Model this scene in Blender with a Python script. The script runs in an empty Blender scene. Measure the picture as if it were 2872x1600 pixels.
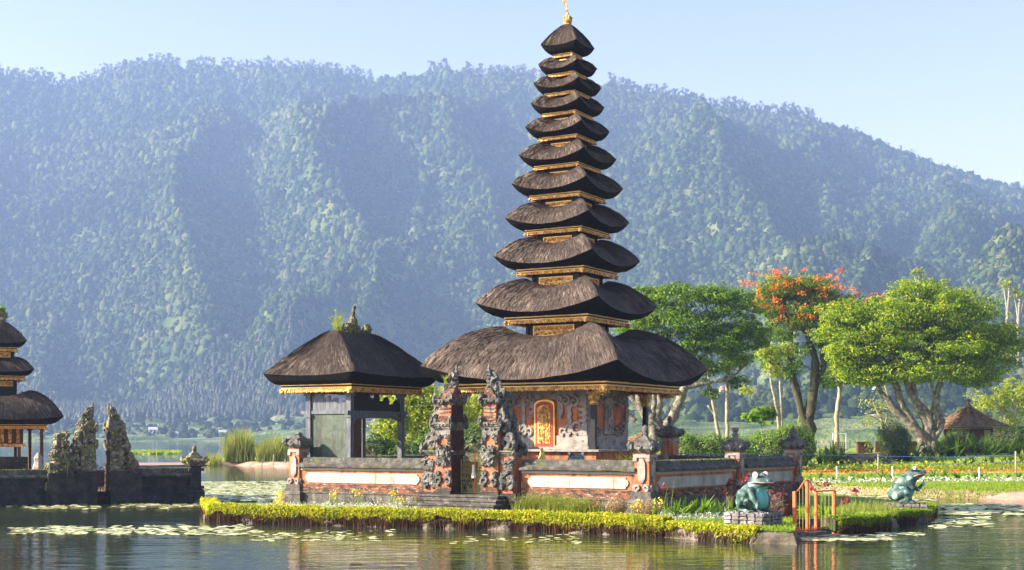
import bpy, math, random
import numpy as np
from math import sin, cos, pi, radians, sqrt
from mathutils import Vector, noise
random.seed(7); RS = np.random.RandomState(11)
scene = bpy.context.scene
# ------------------------------------------------------------------ camera, sky, sun, exposure
F = 3470.0; HZ = 1100.0; CH = 2.8; WPX = 2576.0      # focal length, horizon row (photo pixels), eye height, picture width
cam_d = bpy.data.cameras.new('camera'); cam = bpy.data.objects.new('camera', cam_d)
scene.collection.objects.link(cam); scene.camera = cam
cam.location = (0, 0, CH); cam.rotation_euler = (radians(90), 0, 0)
cam_d.sensor_width = 36; cam_d.lens = 36*F/WPX; cam_d.shift_y = (HZ-717.5)/WPX; cam_d.shift_x = 0
cam_d.clip_end = 12000; cam_d.clip_start = 0.5
SUN_AZ = (-0.975, -0.16); SUN_EL = radians(27)
_n = math.hypot(*SUN_AZ); sd = Vector((SUN_AZ[0]/_n*cos(SUN_EL), SUN_AZ[1]/_n*cos(SUN_EL), sin(SUN_EL)))
w = bpy.data.worlds.new('World'); scene.world = w; w.use_nodes = True
nt = w.node_tree; bg = nt.nodes['Background']
sky = nt.nodes.new('ShaderNodeTexSky'); sky.sky_type = 'NISHITA'; sky.sun_disc = False
sky.sun_elevation = SUN_EL; sky.sun_rotation = math.atan2(sd.x, sd.y); sky.air_density = 0.8; sky.dust_density = 5.0; sky.ozone_density = 3.0; sky.altitude = 1200
_tc = nt.nodes.new('ShaderNodeTexCoord'); _sx = nt.nodes.new('ShaderNodeSeparateXYZ'); nt.links.new(_tc.outputs['Generated'], _sx.inputs[0])
_mr = nt.nodes.new('ShaderNodeMapRange'); nt.links.new(_sx.outputs[2], _mr.inputs[0]); _mr.inputs[1].default_value = .10; _mr.inputs[2].default_value = .42; _mr.inputs[3].default_value = .85; _mr.inputs[4].default_value = .15
_bw = nt.nodes.new('ShaderNodeRGBToBW'); nt.links.new(sky.outputs[0], _bw.inputs[0]); _wm = nt.nodes.new('ShaderNodeVectorMath'); _wm.operation = 'SCALE'; _wm.inputs[0].default_value = (1.36, 1.28, 1.20); nt.links.new(_bw.outputs[0], _wm.inputs['Scale'])
_mx = nt.nodes.new('ShaderNodeMix'); _mx.data_type = 'RGBA'; nt.links.new(_mr.outputs[0], _mx.inputs[0]); nt.links.new(sky.outputs[0], _mx.inputs[6]); nt.links.new(_wm.outputs[0], _mx.inputs[7])   # milky air near the horizon
nt.links.new(_mx.outputs[2], bg.inputs[0]); bg.inputs[1].default_value = 0.095
sl = bpy.data.lights.new('sun', 'SUN'); sl.energy = 5.0; sl.angle = radians(0.6); sl.color = (1.0, 0.86, 0.66)
so = bpy.data.objects.new('sun', sl); scene.collection.objects.link(so)
so.rotation_euler = sd.to_track_quat('Z', 'Y').to_euler()
scene.view_settings.view_transform = 'Standard'; scene.view_settings.look = 'None'
scene.view_settings.exposure = 1.88; scene.view_settings.gamma = 1.0
cy = scene.cycles
cy.max_bounces = 6; cy.diffuse_bounces = 3; cy.glossy_bounces = 3; cy.transmission_bounces = 4; cy.transparent_max_bounces = 6; cy.volume_bounces = 1
cy.use_denoising = True
# ------------------------------------------------------------------ helpers
COL = scene.collection
def at(px, py, d): return Vector(((px-1288)/F*d, d, CH+(HZ-py)/F*d))
def onz(px, py, z=0.0):
    d = (CH-z)*F/(py-HZ); return Vector(((px-1288)/F*d, d, z))
TA = radians(-30); TO = Vector((2.1, 52.0, 0))
def T(x, y, z=0): return Vector((TO.x+x*cos(TA)-y*sin(TA), TO.y+x*sin(TA)+y*cos(TA), z))
def tag(o, label=None, cat=None, group=None, kind=None):
    if label: o['label'] = label
    if cat: o['category'] = cat
    if group: o['group'] = group
    if kind: o['kind'] = kind
    return o
def empty(name, loc, rz=0, label=None, cat=None, group=None, sc=1):
    o = bpy.data.objects.new(name, None); COL.objects.link(o)
    o.location = loc; o.rotation_euler = (0, 0, rz); o.scale = (sc, sc, sc); o.empty_display_size = .3
    return tag(o, label, cat, group)
def copy_tree(o, parent=None):
    c = o.copy(); COL.objects.link(c); c.parent = parent
    for ch in [k for k in bpy.data.objects if k.parent == o]: copy_tree(ch, c)
    return c
class MB:
    def __init__(s): s.v = []; s.f = []; s.m = []; s.uv = None; s.mi = 0; s.np = []
    def add(s, vs, fs):
        b = len(s.v); s.v += [tuple(v) for v in vs]; s.f += [tuple(i+b for i in f) for f in fs]; s.m += [s.mi]*len(fs); return s
    def box(s, x, y, z, sx, sy, sz, rz=0, top=1.0, topy=None, jit=0):
        """centre x,y, bottom z; top scales the upper face"""
        topy = top if topy is None else topy; vs = []
        for k, (tx, ty) in ((0, (1, 1)), (1, (top, topy))):
            for a, b in ((-1, -1), (1, -1), (1, 1), (-1, 1)):
                px, py = a*sx/2*tx, b*sy/2*ty
                vs.append((x+px*cos(rz)-py*sin(rz)+random.uniform(-jit, jit), y+px*sin(rz)+py*cos(rz)+random.uniform(-jit, jit), z+k*sz+random.uniform(-jit, jit)))
        return s.add(vs, [(3, 2, 1, 0), (4, 5, 6, 7), (0, 1, 5, 4), (1, 2, 6, 5), (2, 3, 7, 6), (3, 0, 4, 7)])
    def span(s, x0, x1, y0, y1, z0, z1): return s.box((x0+x1)/2, (y0+y1)/2, z0, x1-x0, y1-y0, z1-z0)
    def sweep(s, prof, path_fn, n, closed=False):
        """prof: list of (a,b); path_fn(i,a,b)->point"""
        k = len(prof); vs = [path_fn(i, a, b) for i in range(n) for a, b in prof]; fs = []
        for i in range(n if closed else n-1):
            j = (i+1) % n
            for q in range(k): r = (q+1) % k; fs.append((i*k+q, j*k+q, j*k+r, i*k+r))
        if not closed: fs += [tuple(range(k-1, -1, -1)), tuple((n-1)*k+q for q in range(k))]
        return s.add(vs, fs)
    def rings(s, rs, cap0=True, cap1=True):
        """stack of equal-length rings"""
        k = len(rs[0]); vs = [p for r in rs for p in r]; fs = []
        for i in range(len(rs)-1):
            for q in range(k): r = (q+1) % k; fs.append((i*k+q, i*k+r, (i+1)*k+r, (i+1)*k+q))
        if cap0: fs.append(tuple(range(k-1, -1, -1)))
        if cap1: fs.append(tuple((len(rs)-1)*k+q for q in range(k)))
        return s.add(vs, fs)
    def lathe(s, prof, x=0, y=0, z=0, n=14, sq=False, rot=0):
        """prof (r,z); sq=True gives a square plan"""
        rs = []
        for r, h in prof:
            if sq: rs.append([(x+r*(a*cos(rot)-b*sin(rot)), y+r*(a*sin(rot)+b*cos(rot)), z+h) for a, b in ((-1, -1), (1, -1), (1, 1), (-1, 1))])
            else: rs.append([(x+r*cos(2*pi*i/n), y+r*sin(2*pi*i/n), z+h) for i in range(n)])
        return s.rings(rs)
    def tube(s, pts, rad, n=7, cap=True):
        pts = [Vector(p) for p in pts]; rs = []
        up = Vector((0.12, 0.31, 1)).normalized()
        for i, p in enumerate(pts):
            t = (pts[min(i+1, len(pts)-1)]-pts[max(i-1, 0)]).normalized()
            a = t.cross(up)
            if a.length < .05: a = t.cross(Vector((1, 0, 0)))
            a.normalize(); b = t.cross(a); r = rad[i] if isinstance(rad, (list, tuple)) else rad
            rs.append([p+a*r*cos(2*pi*q/n)+b*r*sin(2*pi*q/n) for q in range(n)])
        return s.rings(rs, cap, cap)
    def blob(s, x, y, z, rx, ry, rz_, nz=0.0, n=10, m=7, rot=0, seed=None, tilt=0):
        seed = random.random()*99 if seed is None else seed; rs = []
        for j in range(1, m):
            ph = pi*j/m; ring = []
            for i in range(n):
                th = 2*pi*i/n; d = Vector((sin(ph)*cos(th), sin(ph)*sin(th), -cos(ph)))
                k = 1+nz*(noise.noise(d*2.2+Vector((seed, 0, 0))))*2
                px, py, pz = d.x*rx*k, d.y*ry*k, d.z*rz_*k
                if tilt: px, pz = px*cos(tilt)+pz*sin(tilt), -px*sin(tilt)+pz*cos(tilt)
                ring.append((x+px*cos(rot)-py*sin(rot), y+px*sin(rot)+py*cos(rot), z+pz))
            rs.append(ring)
        return s.rings(rs)
    def slab_xz(s, poly, y0, y1):
        """outline in x,z extruded along y"""
        k = len(poly); vs = [(x, y0, z) for x, z in poly]+[(x, y1, z) for x, z in poly]
        fs = [tuple(range(k)), tuple(range(2*k-1, k-1, -1))]+[(i, i+k, (i+1) % k+k, (i+1) % k) for i in range(k)]
        return s.add(vs, fs)
    def slab_yz(s, poly, x0, x1):
        k = len(poly); vs = [(x0, y, z) for y, z in poly]+[(x1, y, z) for y, z in poly]
        fs = [tuple(range(k-1, -1, -1)), tuple(range(k, 2*k))]+[(i, (i+1) % k, (i+1) % k+k, i+k) for i in range(k)]
        return s.add(vs, fs)
    def scroll(s, x, y, z, r, th, flip=1, axis='x', turns=1.15, dep=None, up=1):
        """a carved curl: a flattened spiral tube standing in the x-z (axis x) or y-z plane"""
        pts = []; rad = []; N = 15
        for i in range(N):
            q = i/(N-1); a = -pi/2+q*turns*2*pi; rr = r*(1-.78*q)
            u = cos(a)*rr*flip; v = (sin(a)*rr+r)*up
            pts.append((x+u, y, z+v) if axis == 'x' else (x, y+u, z+v)); rad.append(th*(1-.35*q))
        return s.tube(pts, rad, 6)
    def shift(s, dx=0, dy=0, dz=0, rz=0):
        c, n = cos(rz), sin(rz); s.v = [(x*c-y*n+dx, x*n+y*c+dy, z+dz) for x, y, z in s.v]; return s
    def build(s, name, mats, parent=None, smooth=False, loc=None):
        me = bpy.data.meshes.new(name); me.from_pydata(s.v, [], s.f)
        for m in (mats if isinstance(mats, (list, tuple)) else [mats]): me.materials.append(m)
        if any(s.m): me.polygons.foreach_set('material_index', s.m)
        if smooth: me.polygons.foreach_set('use_smooth', [True]*len(s.f))
        if s.uv is not None:
            l = me.uv_layers.new(name='UVMap'); li = np.zeros(len(me.loops), dtype=np.int32); me.loops.foreach_get('vertex_index', li)
            l.data.foreach_set('uv', np.asarray(s.uv, dtype=np.float32)[li].ravel())
        me.update(); o = bpy.data.objects.new(name, me); COL.objects.link(o); o.parent = parent
        if loc is not None: o.location = loc
        return o
def np_mesh(name, V, Fq, mat, parent=None, smooth=False, loc=None, attrs=None):
    V = np.asarray(V, dtype=np.float32); Fq = np.asarray(Fq, dtype=np.int32); k = Fq.shape[1]
    me = bpy.data.meshes.new(name); me.vertices.add(len(V)); me.vertices.foreach_set('co', V.ravel())
    me.loops.add(Fq.size); me.loops.foreach_set('vertex_index', Fq.ravel())
    me.polygons.add(len(Fq)); me.polygons.foreach_set('loop_start', np.arange(0, Fq.size, k, dtype=np.int32)); me.polygons.foreach_set('loop_total', np.full(len(Fq), k, dtype=np.int32))
    if smooth: me.polygons.foreach_set('use_smooth', np.ones(len(Fq), dtype=bool))
    for an, av in (attrs or {}).items():
        a = me.attributes.new(an, 'FLOAT', 'POINT'); a.data.foreach_set('value', np.asarray(av, dtype=np.float32).ravel())
    me.materials.append(mat); me.update(calc_edges=True)
    o = bpy.data.objects.new(name, me); COL.objects.link(o); o.parent = parent
    if loc is not None: o.location = loc
    return o
def unit(a): return a/np.maximum(np.linalg.norm(a, axis=-1, keepdims=True), 1e-6)
def leaves(P, size, N=None, asp=.45, jit=.9, droop=0.0):
    """diamond leaves at points P; N: preferred facing"""
    n = len(P); nr = RS.normal(size=(n, 3)); nr = unit(nr)
    if N is not None: nr = unit(N+nr*jit)
    t = unit(np.cross(nr, RS.normal(size=(n, 3)))); t[:, 2] -= droop; t = unit(t); b = unit(np.cross(nr, t))
    s = (np.asarray(size)*(0.6+.8*RS.rand(n)))[:, None]; fold = nr*s*.12
    V = np.stack([P-t*s*.5, P+b*s*asp*.5+fold, P+t*s*.5, P-b*s*asp*.5+fold], 1).reshape(-1, 3)
    return V, np.arange(4*n).reshape(n, 4)
def clumps(C, R, per, shell=.55):
    """points in balls C (m,3) radii R (m,3); returns points and outward normals"""
    m = len(C); d = unit(RS.normal(size=(m, per, 3))); r = (shell+(1-shell)*RS.rand(m, per, 1)**.6)
    P = C[:, None, :]+d*r*R[:, None, :]; return P.reshape(-1, 3), d.reshape(-1, 3)
def merge(parts):
    V = []; Fs = []; b = 0
    for v, f in parts: V.append(v); Fs.append(f+b); b += len(v)
    return np.concatenate(V), np.concatenate(Fs)
def blades(P, h, w, lean=.35, segs=2, curl=.5):
    """grass blades rising from points P"""
    n = len(P); a = RS.rand(n)*2*pi; dirv = np.stack([np.cos(a), np.sin(a), np.zeros(n)], 1); side = np.stack([-np.sin(a), np.cos(a), np.zeros(n)], 1)
    h = (np.asarray(h)*(.6+.7*RS.rand(n)))[:, None]; ln = (lean*RS.rand(n))[:, None]; w = np.asarray(w).reshape(-1, 1)*np.ones((n, 1))
    rows = []
    for k in range(segs+1):
        q = k/segs; c = P+np.array([0, 0, 1.])*h*(q-.25*curl*ln*q*q*2)+dirv*h*ln*(q**1.7)*(1+curl)
        ww = w*(1-q)**.7*.5+.001; rows += [c-side*ww, c+side*ww]
    V = np.stack(rows, 1).reshape(-1, 3); K = 2*(segs+1); base = (np.arange(n)*K)[:, None]
    Fq = np.concatenate([base+np.array([2*k, 2*k+1, 2*k+3, 2*k+2]) for k in range(segs)], 0)
    return V, Fq
# ------------------------------------------------------------------ materials
def _nodes(name):
    m = bpy.data.materials.new(name); m.use_nodes = True; n = m.node_tree; b = n.nodes['Principled BSDF']; return m, n, b
def ramp(n, fac, cols, lo=.3, hi=.7, interp='LINEAR'):
    r = n.nodes.new('ShaderNodeValToRGB'); r.color_ramp.interpolation = interp; e = r.color_ramp.elements
    while len(e) < len(cols): e.new(.5)
    for i, c in enumerate(cols): e[i].position = lo+(hi-lo)*i/max(1, len(cols)-1); e[i].color = (*c, 1)
    n.links.new(fac, r.inputs[0]); return r.outputs[0]
def nz_(n, vec, scale, detail=6, rough=.6, dist=0):
    t = n.nodes.new('ShaderNodeTexNoise'); t.inputs['Scale'].default_value = scale; t.inputs['Detail'].default_value = detail; t.inputs['Roughness'].default_value = rough; t.inputs['Distortion'].default_value = dist
    n.links.new(vec, t.inputs['Vector']); return t.outputs['Fac']
def mapv(n, out, sc):
    mp = n.nodes.new('ShaderNodeMapping'); mp.inputs['Scale'].default_value = sc; n.links.new(out, mp.inputs['Vector']); return mp.outputs[0]
def mixc(n, fac, a, b, mode='MIX'):
    m = n.nodes.new('ShaderNodeMix'); m.data_type = 'RGBA'; m.blend_type = mode
    for s, v in ((m.inputs[0], fac), (m.inputs[6], a), (m.inputs[7], b)):
        if hasattr(v, 'links'): n.links.new(v, s)
        elif isinstance(v, (int, float)): s.default_value = v
        else: s.default_value = (*v, 1)
    return m.outputs[2]
def math_(n, op, a, b=0.0, clamp=False):
    m = n.nodes.new('ShaderNodeMath'); m.operation = op; m.use_clamp = clamp
    for s, v in ((m.inputs[0], a), (m.inputs[1], b)):
        if hasattr(v, 'links'): n.links.new(v, s)
        else: s.default_value = v
    return m.outputs[0]
def thresh(n, fac, t, soft=.04):
    r = n.nodes.new('ShaderNodeMapRange'); r.inputs[1].default_value = t-soft; r.inputs[2].default_value = t+soft; n.links.new(fac, r.inputs[0]); return r.outputs[0]
def bumpn(n, b, h, st, dist):
    bm = n.nodes.new('ShaderNodeBump'); bm.inputs['Strength'].default_value = st; bm.inputs['Distance'].default_value = dist
    n.links.new(h, bm.inputs['Height']); n.links.new(bm.outputs[0], b.inputs['Normal']); return bm
def M(name, cols, scale=3, rough=.85, bump=.4, bscale=18, bdist=.02, spots=(), st=(1, 1, 1), spec=.25, metal=0, isl=0.0, coord='Object', drip=0, dripc=(.045, .04, .035)):
    m, n, b = _nodes(name); tc = n.nodes.new('ShaderNodeTexCoord'); v = tc.outputs[coord]
    if st != (1, 1, 1): v = mapv(n, v, st)
    c = ramp(n, nz_(n, v, scale, 7, .62), cols)
    for i, (sc_col, sc_scale, th) in enumerate(spots):
        vv = mapv(n, v, (1, 1, 1)); vv.node.inputs['Location'].default_value = (i*7.3+3, i*3.1, 5)
        c = mixc(n, thresh(n, nz_(n, vv, sc_scale, 5, .65), th), c, sc_col)
    if drip:
        q1 = nz_(n, mapv(n, v, (5, 5, .55)), 1, 5, .7); q2 = nz_(n, mapv(n, v, (14, 14, 1.2)), 1, 4, .6); c = mixc(n, math_(n, 'MULTIPLY', thresh(n, q1, 1-drip, .09), math_(n, 'ADD', q2, .25, True)), c, dripc)
    if isl:
        g = n.nodes.new('ShaderNodeNewGeometry'); k = math_(n, 'MULTIPLY_ADD', g.outputs['Random Per Island'], isl*2); k.node.inputs[2].default_value = 1-isl
        cb = n.nodes.new('ShaderNodeCombineColor')
        for q in range(3): n.links.new(k, cb.inputs[q])
        c = mixc(n, 1.0, c, cb.outputs[0], 'MULTIPLY')
    n.links.new(c, b.inputs['Base Color']); b.inputs['Roughness'].default_value = rough; b.inputs['Specular IOR Level'].default_value = spec; b.inputs['Metallic'].default_value = metal
    if bump: bumpn(n, b, nz_(n, v, bscale, 6, .7), bump, bdist)
    return m
def FOL(name, cols, trans=.45, rough=.5, tcol=None, lo=0, hi=1):
    """leaves: colour varies leaf by leaf; thin leaves let light through"""
    m, n, b = _nodes(name); g = n.nodes.new('ShaderNodeNewGeometry'); tc = n.nodes.new('ShaderNodeTexCoord')
    k = math_(n, 'ADD', math_(n, 'MULTIPLY', g.outputs['Random Per Island'], .55), math_(n, 'MULTIPLY', nz_(n, tc.outputs['Object'], .9, 3), .55))
    c = ramp(n, k, cols, .15, .9); n.links.new(c, b.inputs['Base Color']); b.inputs['Roughness'].default_value = rough; b.inputs['Specular IOR Level'].default_value = .3
    t = n.nodes.new('ShaderNodeBsdfTranslucent'); tm = mixc(n, 1.0, c, tcol or (1.9, 1.7, .7), 'MULTIPLY'); n.links.new(tm, t.inputs[0])
    mx = n.nodes.new('ShaderNodeMixShader'); mx.inputs[0].default_value = trans
    n.links.new(b.outputs[0], mx.inputs[1]); n.links.new(t.outputs[0], mx.inputs[2]); n.links.new(mx.outputs[0], n.nodes['Material Output'].inputs[0]); return m
K = {}
K['stone'] = M('weathered_stone', [(.035, .035, .035), (.13, .125, .12), (.27, .255, .235)], 3.2, bump=.9, bscale=14, bdist=.03, spots=(((.62, .62, .56), 11, .66), ((.03, .03, .03), 2.2, .60), ((.09, .11, .02), 3.1, .66)), drip=0.42)
K['coping'] = M('mossy_coping_stone', [(.03, .03, .028), (.085, .08, .075), (.19, .18, .16)], 4, bump=.9, bscale=16, bdist=.03, spots=(((.10, .12, .02), 2.4, .6), ((.55, .55, .48), 12, .68)), drip=0.45)
K['darkstone'] = M('dark_wet_stone', [(.012, .011, .012), (.035, .032, .034), (.075, .065, .065)], 2.5, bump=.8, bscale=12, bdist=.03, spots=(((.05, .07, .015), 3, .62), ((.28, .30, .27), 14, .70)))
K['mossstone'] = M('lichen_covered_stone', [(.05, .042, .03), (.17, .145, .105), (.36, .32, .25)], 5, bump=1, bscale=13, bdist=.05, spots=(((.14, .17, .03), 3, .56), ((.72, .72, .62), 9, .64), ((.03, .03, .03), 4, .62), ((.42, .30, .07), 3.6, .66)), drip=0.31)
K['orange'] = M('orange_plaster', [(.26, .085, .04), (.42, .145, .062), (.50, .21, .11)], 2.2, bump=.35, bscale=30, bdist=.01, spots=(((.22, .10, .06), 5, .64), ((.08, .06, .05), 3.5, .66), ((.45, .38, .33), 8, .70)), drip=0.44)
K['brick'] = M('worn_red_brick', [(.07, .032, .022), (.20, .075, .04), (.33, .13, .07)], 4, bump=.9, bscale=25, bdist=.02, spots=(((.42, .38, .33), 7, .60), ((.04, .035, .03), 3.3, .54)), st=(1, 1, 3), drip=0.46)
K['innerbrick'] = M('shade_darkened_brick', [(.015, .008, .007), (.05, .02, .014), (.10, .035, .02)], 4, bump=.7, bscale=20)  # shade of the gate's inner faces put into the brick colour
K['white'] = M('white_limestone_panel', [(.22, .21, .19), (.34, .33, .305), (.42, .41, .38)], 1.6, bump=.25, bscale=40, bdist=.006, spots=(((.32, .31, .28), 4, .70), ((.22, .20, .16), 1.7, .74)), drip=0.31)
K['carve'] = M('pale_carved_stone', [(.15, .135, .13), (.27, .245, .23), (.38, .35, .32)], 3, bump=.8, bscale=20, bdist=.02, spots=(((.08, .08, .08), 4, .64),), drip=0.33)
K['gold'] = M('gilded_carving', [(.10, .02, .01), (.55, .28, .06), (.95, .70, .30)], 9, rough=.42, bump=1, bscale=30, bdist=.03, spec=.5, metal=.35)
K['goldline'] = M('gold_paint', [(.60, .34, .08), (.85, .55, .18)], 8, rough=.45, bump=.2, metal=.3)
K['red'] = M('red_paint', [(.35, .03, .02), (.60, .07, .04)], 5, rough=.5, bump=.2)
K['blackwood'] = M('black_painted_wood', [(.006, .006, .007), (.014, .014, .017)], 4, rough=.55, bump=.3)
K['greywood'] = M('weathered_grey_wood', [(.05, .055, .07), (.11, .12, .145), (.20, .20, .22)], 5, bump=.5, bscale=22, st=(3, 3, .4))
K['brownwood'] = M('brown_wood', [(.05, .025, .012), (.14, .07, .035)], 5, bump=.4, st=(3, 3, .5))
K['greenwall'] = M('faded_green_plaster', [(.045, .068, .055), (.080, .105, .085), (.12, .14, .115)], 1.8, bump=.3, bscale=9, spots=(((.13, .11, .085), 2.6, .62), ((.035, .055, .045), 7, .64)), st=(1, 1, 1.6), drip=0.44)
K['concrete'] = M('old_concrete', [(.05, .045, .04), (.13, .12, .11), (.22, .205, .19)], 2.5, bump=.6, bscale=20, spots=(((.05, .05, .04), 3, .58),), drip=0.50)
K['islandstone'] = M('rough_shore_stone', [(.035, .028, .022), (.13, .105, .08), (.24, .20, .16)], 2.2, bump=1, bscale=9, bdist=.06, spots=(((.07, .10, .02), 3, .6),))
K['plinth'] = M('painted_cobble_stone', [(.06, .055, .06), (.15, .135, .14), (.30, .275, .27)], 3, bump=.4, isl=.3)
K['mortar'] = M('black_painted_joint', [(.012, .012, .018), (.03, .03, .04)], 4)
K['rustgate'] = M('orange_painted_iron', [(.50, .10, .035), (.74, .20, .07)], 6, rough=.5, bump=.2, spots=(((.22, .07, .035), 9, .66),))
K['darkrust'] = M('rusty_iron', [(.12, .03, .02), (.26, .07, .045)], 9, bump=.4)
K['yellowiron'] = M('yellow_green_iron', [(.22, .20, .03), (.50, .45, .10)], 9, rough=.45, bump=.2)
K['cloth'] = M('white_cloth', [(.6, .62, .6), (.8, .8, .78)], 5)
K['sand'] = M('brown_lake_bank', [(.20, .12, .085), (.36, .22, .16), (.46, .32, .24)], .8, bump=.6, bscale=5, bdist=.05)
K['bark'] = M('grey_mottled_bark', [(.05, .04, .03), (.17, .145, .11), (.34, .31, .26)], 3.5, bump=.9, bscale=9, bdist=.05, spots=(((.05, .065, .02), 2.4, .58), ((.50, .48, .42), 5, .66)))
K['darkbark'] = M('dark_bark', [(.02, .016, .012), (.065, .05, .035), (.13, .10, .07)], 3, bump=.9, bscale=9, bdist=.05, spots=(((.04, .06, .015), 2, .56),))
K['palebark'] = M('pale_bark', [(.16, .13, .09), (.32, .28, .20), (.45, .41, .32)], 4, bump=.5, bscale=12)
K['tile'] = M('mossy_clay_tile', [(.06, .035, .02), (.19, .11, .065), (.34, .22, .14)], 6, bump=.6, bscale=20, isl=.35, spots=(((.13, .15, .03), 1.6, .6),))
K['grassmat'] = M('lawn_soil', [(.05, .10, .012), (.12, .21, .02), (.22, .30, .04)], 1.4, bump=.8, bscale=14, bdist=.05, rough=.9)
K['whitewall'] = M('white_house_wall', [(.6, .6, .58), (.78, .77, .74)], 3, bump=0)
K['redroof'] = M('red_house_roof', [(.35, .13, .09), (.5, .22, .16)], 3, bump=0)
K['greyroof'] = M('grey_house_roof', [(.3, .3, .32), (.5, .5, .5)], 3, bump=0)
K['leafbig'] = FOL('feathery_leaves', [(.025, .07, .006), (.085, .18, .008), (.24, .34, .012), (.42, .46, .02)])
K['leafdark'] = FOL('dark_glossy_leaves', [(.018, .045, .01), (.045, .095, .015), (.10, .17, .025)])
K['leafmid'] = FOL('fresh_green_leaves', [(.03, .08, .01), (.095, .19, .014), (.22, .33, .025)])
K['leafyel'] = FOL('yellow_green_leaves', [(.10, .17, .015), (.22, .30, .025), (.40, .42, .04)], .5)
K['leafhedge'] = FOL('clipped_yellow_leaves', [(.10, .15, .01), (.27, .32, .015), (.58, .54, .03)], .45)
K['grass'] = FOL('grass_blades', [(.07, .13, .012), (.17, .27, .02), (.32, .40, .04)], .45)
K['dry'] = FOL('dry_straw_stems', [(.20, .13, .06), (.38, .27, .14), (.55, .42, .25)], .3, tcol=(1.2, 1, .7))
K['flame'] = FOL('orange_red_blossoms', [(.70, .06, .012), (.88, .17, .02), (.95, .34, .04)], .35, tcol=(1.1, .9, .8))
K['yflower'] = FOL('yellow_blossoms', [(.75, .55, .02), (.9, .75, .04)], .3, tcol=(1, 1, .6))
K['wflower'] = FOL('white_flower_foliage', [(.16, .20, .10), (.45, .50, .36), (.78, .78, .70)], .3, tcol=(1, 1, .9))
K['redleaf'] = FOL('dark_red_leaves', [(.03, .006, .010), (.075, .014, .022), (.15, .025, .035)], .35, tcol=(1.5, .8, .8))
K['cordy'] = FOL('crimson_leaves', [(.16, .02, .03), (.35, .05, .06)], .35, tcol=(1.3, .8, .8))
K['ridgeleaf'] = FOL('ridge_tree_leaves', [(.02, .035, .018), (.045, .06, .03), (.10, .09, .055)], .25)
K['pads'] = FOL('lily_pad_leaf', [(.20, .25, .07), (.50, .53, .24), (.82, .80, .58)], .05, rough=.28)  # near white puts the sky's reflection into the pad colour
K['reed'] = FOL('reed_blades', [(.07, .13, .015), (.17, .23, .035), (.34, .30, .09)], .4)
# thatch: streaks run down the slope along v
def thatch(name, cols, dark=False):
    m, n, b = _nodes(name); tc = n.nodes.new('ShaderNodeTexCoord'); uv = tc.outputs['UV']
    f1 = nz_(n, mapv(n, uv, (26, 1.6, 1)), 1, 6, .7, .3); f2 = nz_(n, mapv(n, uv, (1.3, .9, 1)), 1, 4); k = math_(n, 'ADD', math_(n, 'MULTIPLY', f1, .6), math_(n, 'MULTIPLY', f2, .4))
    g = n.nodes.new('ShaderNodeNewGeometry'); k = math_(n, 'ADD', k, math_(n, 'MULTIPLY', math_(n, 'SUBTRACT', g.outputs['Random Per Island'], .5), .11))
    n.links.new(ramp(n, k, cols, .36, .63), b.inputs['Base Color']); b.inputs['Roughness'].default_value = .8; b.inputs['Specular IOR Level'].default_value = .25
    bumpn(n, b, math_(n, 'ADD', f1, math_(n, 'MULTIPLY', nz_(n, mapv(n, uv, (70, 4, 1)), 1, 3), .6)), 1.0, .05); return m
K['thatch'] = thatch('palm_fibre_thatch', [(.018, .012, .011), (.048, .034, .029), (.090, .066, .054), (.18, .14, .115)])
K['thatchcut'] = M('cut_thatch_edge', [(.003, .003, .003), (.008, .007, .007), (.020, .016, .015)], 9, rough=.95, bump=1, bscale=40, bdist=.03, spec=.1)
# ------------------------------------------------------------------ water
def water_mat():
    m, n, b = _nodes('lake_water'); tc = n.nodes.new('ShaderNodeTexCoord'); v = tc.outputs['Object']
    c = ramp(n, nz_(n, v, .05, 4), [(.012, .024, .026), (.028, .040, .020), (.075, .075, .014)], .36, .70)
    n.links.new(c, b.inputs['Base Color']); b.inputs['Roughness'].default_value = .035; b.inputs['IOR'].default_value = 1.33; b.inputs['Specular IOR Level'].default_value = .5
    h1 = nz_(n, mapv(n, v, (.55, 1.5, 1)), 1.5, 3, .5, .5); h2 = nz_(n, mapv(n, v, (.25, .6, 1)), 1, 2); h3 = nz_(n, v, 7, 2)
    h = math_(n, 'ADD', math_(n, 'MULTIPLY', h1, 1.0), math_(n, 'ADD', math_(n, 'MULTIPLY', h2, 1.4), math_(n, 'MULTIPLY', h3, .10)))
    bumpn(n, b, h, .5, .036); return m
mb = MB(); mb.add([(-3500, 8, 0), (3500, 8, 0), (3500, 1500, 0), (-3500, 1500, 0)], [(0, 1, 2, 3)])
tag(mb.build('lake_water', water_mat()), kind='structure')
# ground sheet under everything, reaching past the mountains
mb = MB(); mb.add([(-6000, -300, -1.2), (6000, -300, -1.2), (6000, 6000, -1.2), (-6000, 6000, -1.2)], [(0, 1, 2, 3)])
tag(mb.build('ground', K['sand']), kind='structure')
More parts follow.
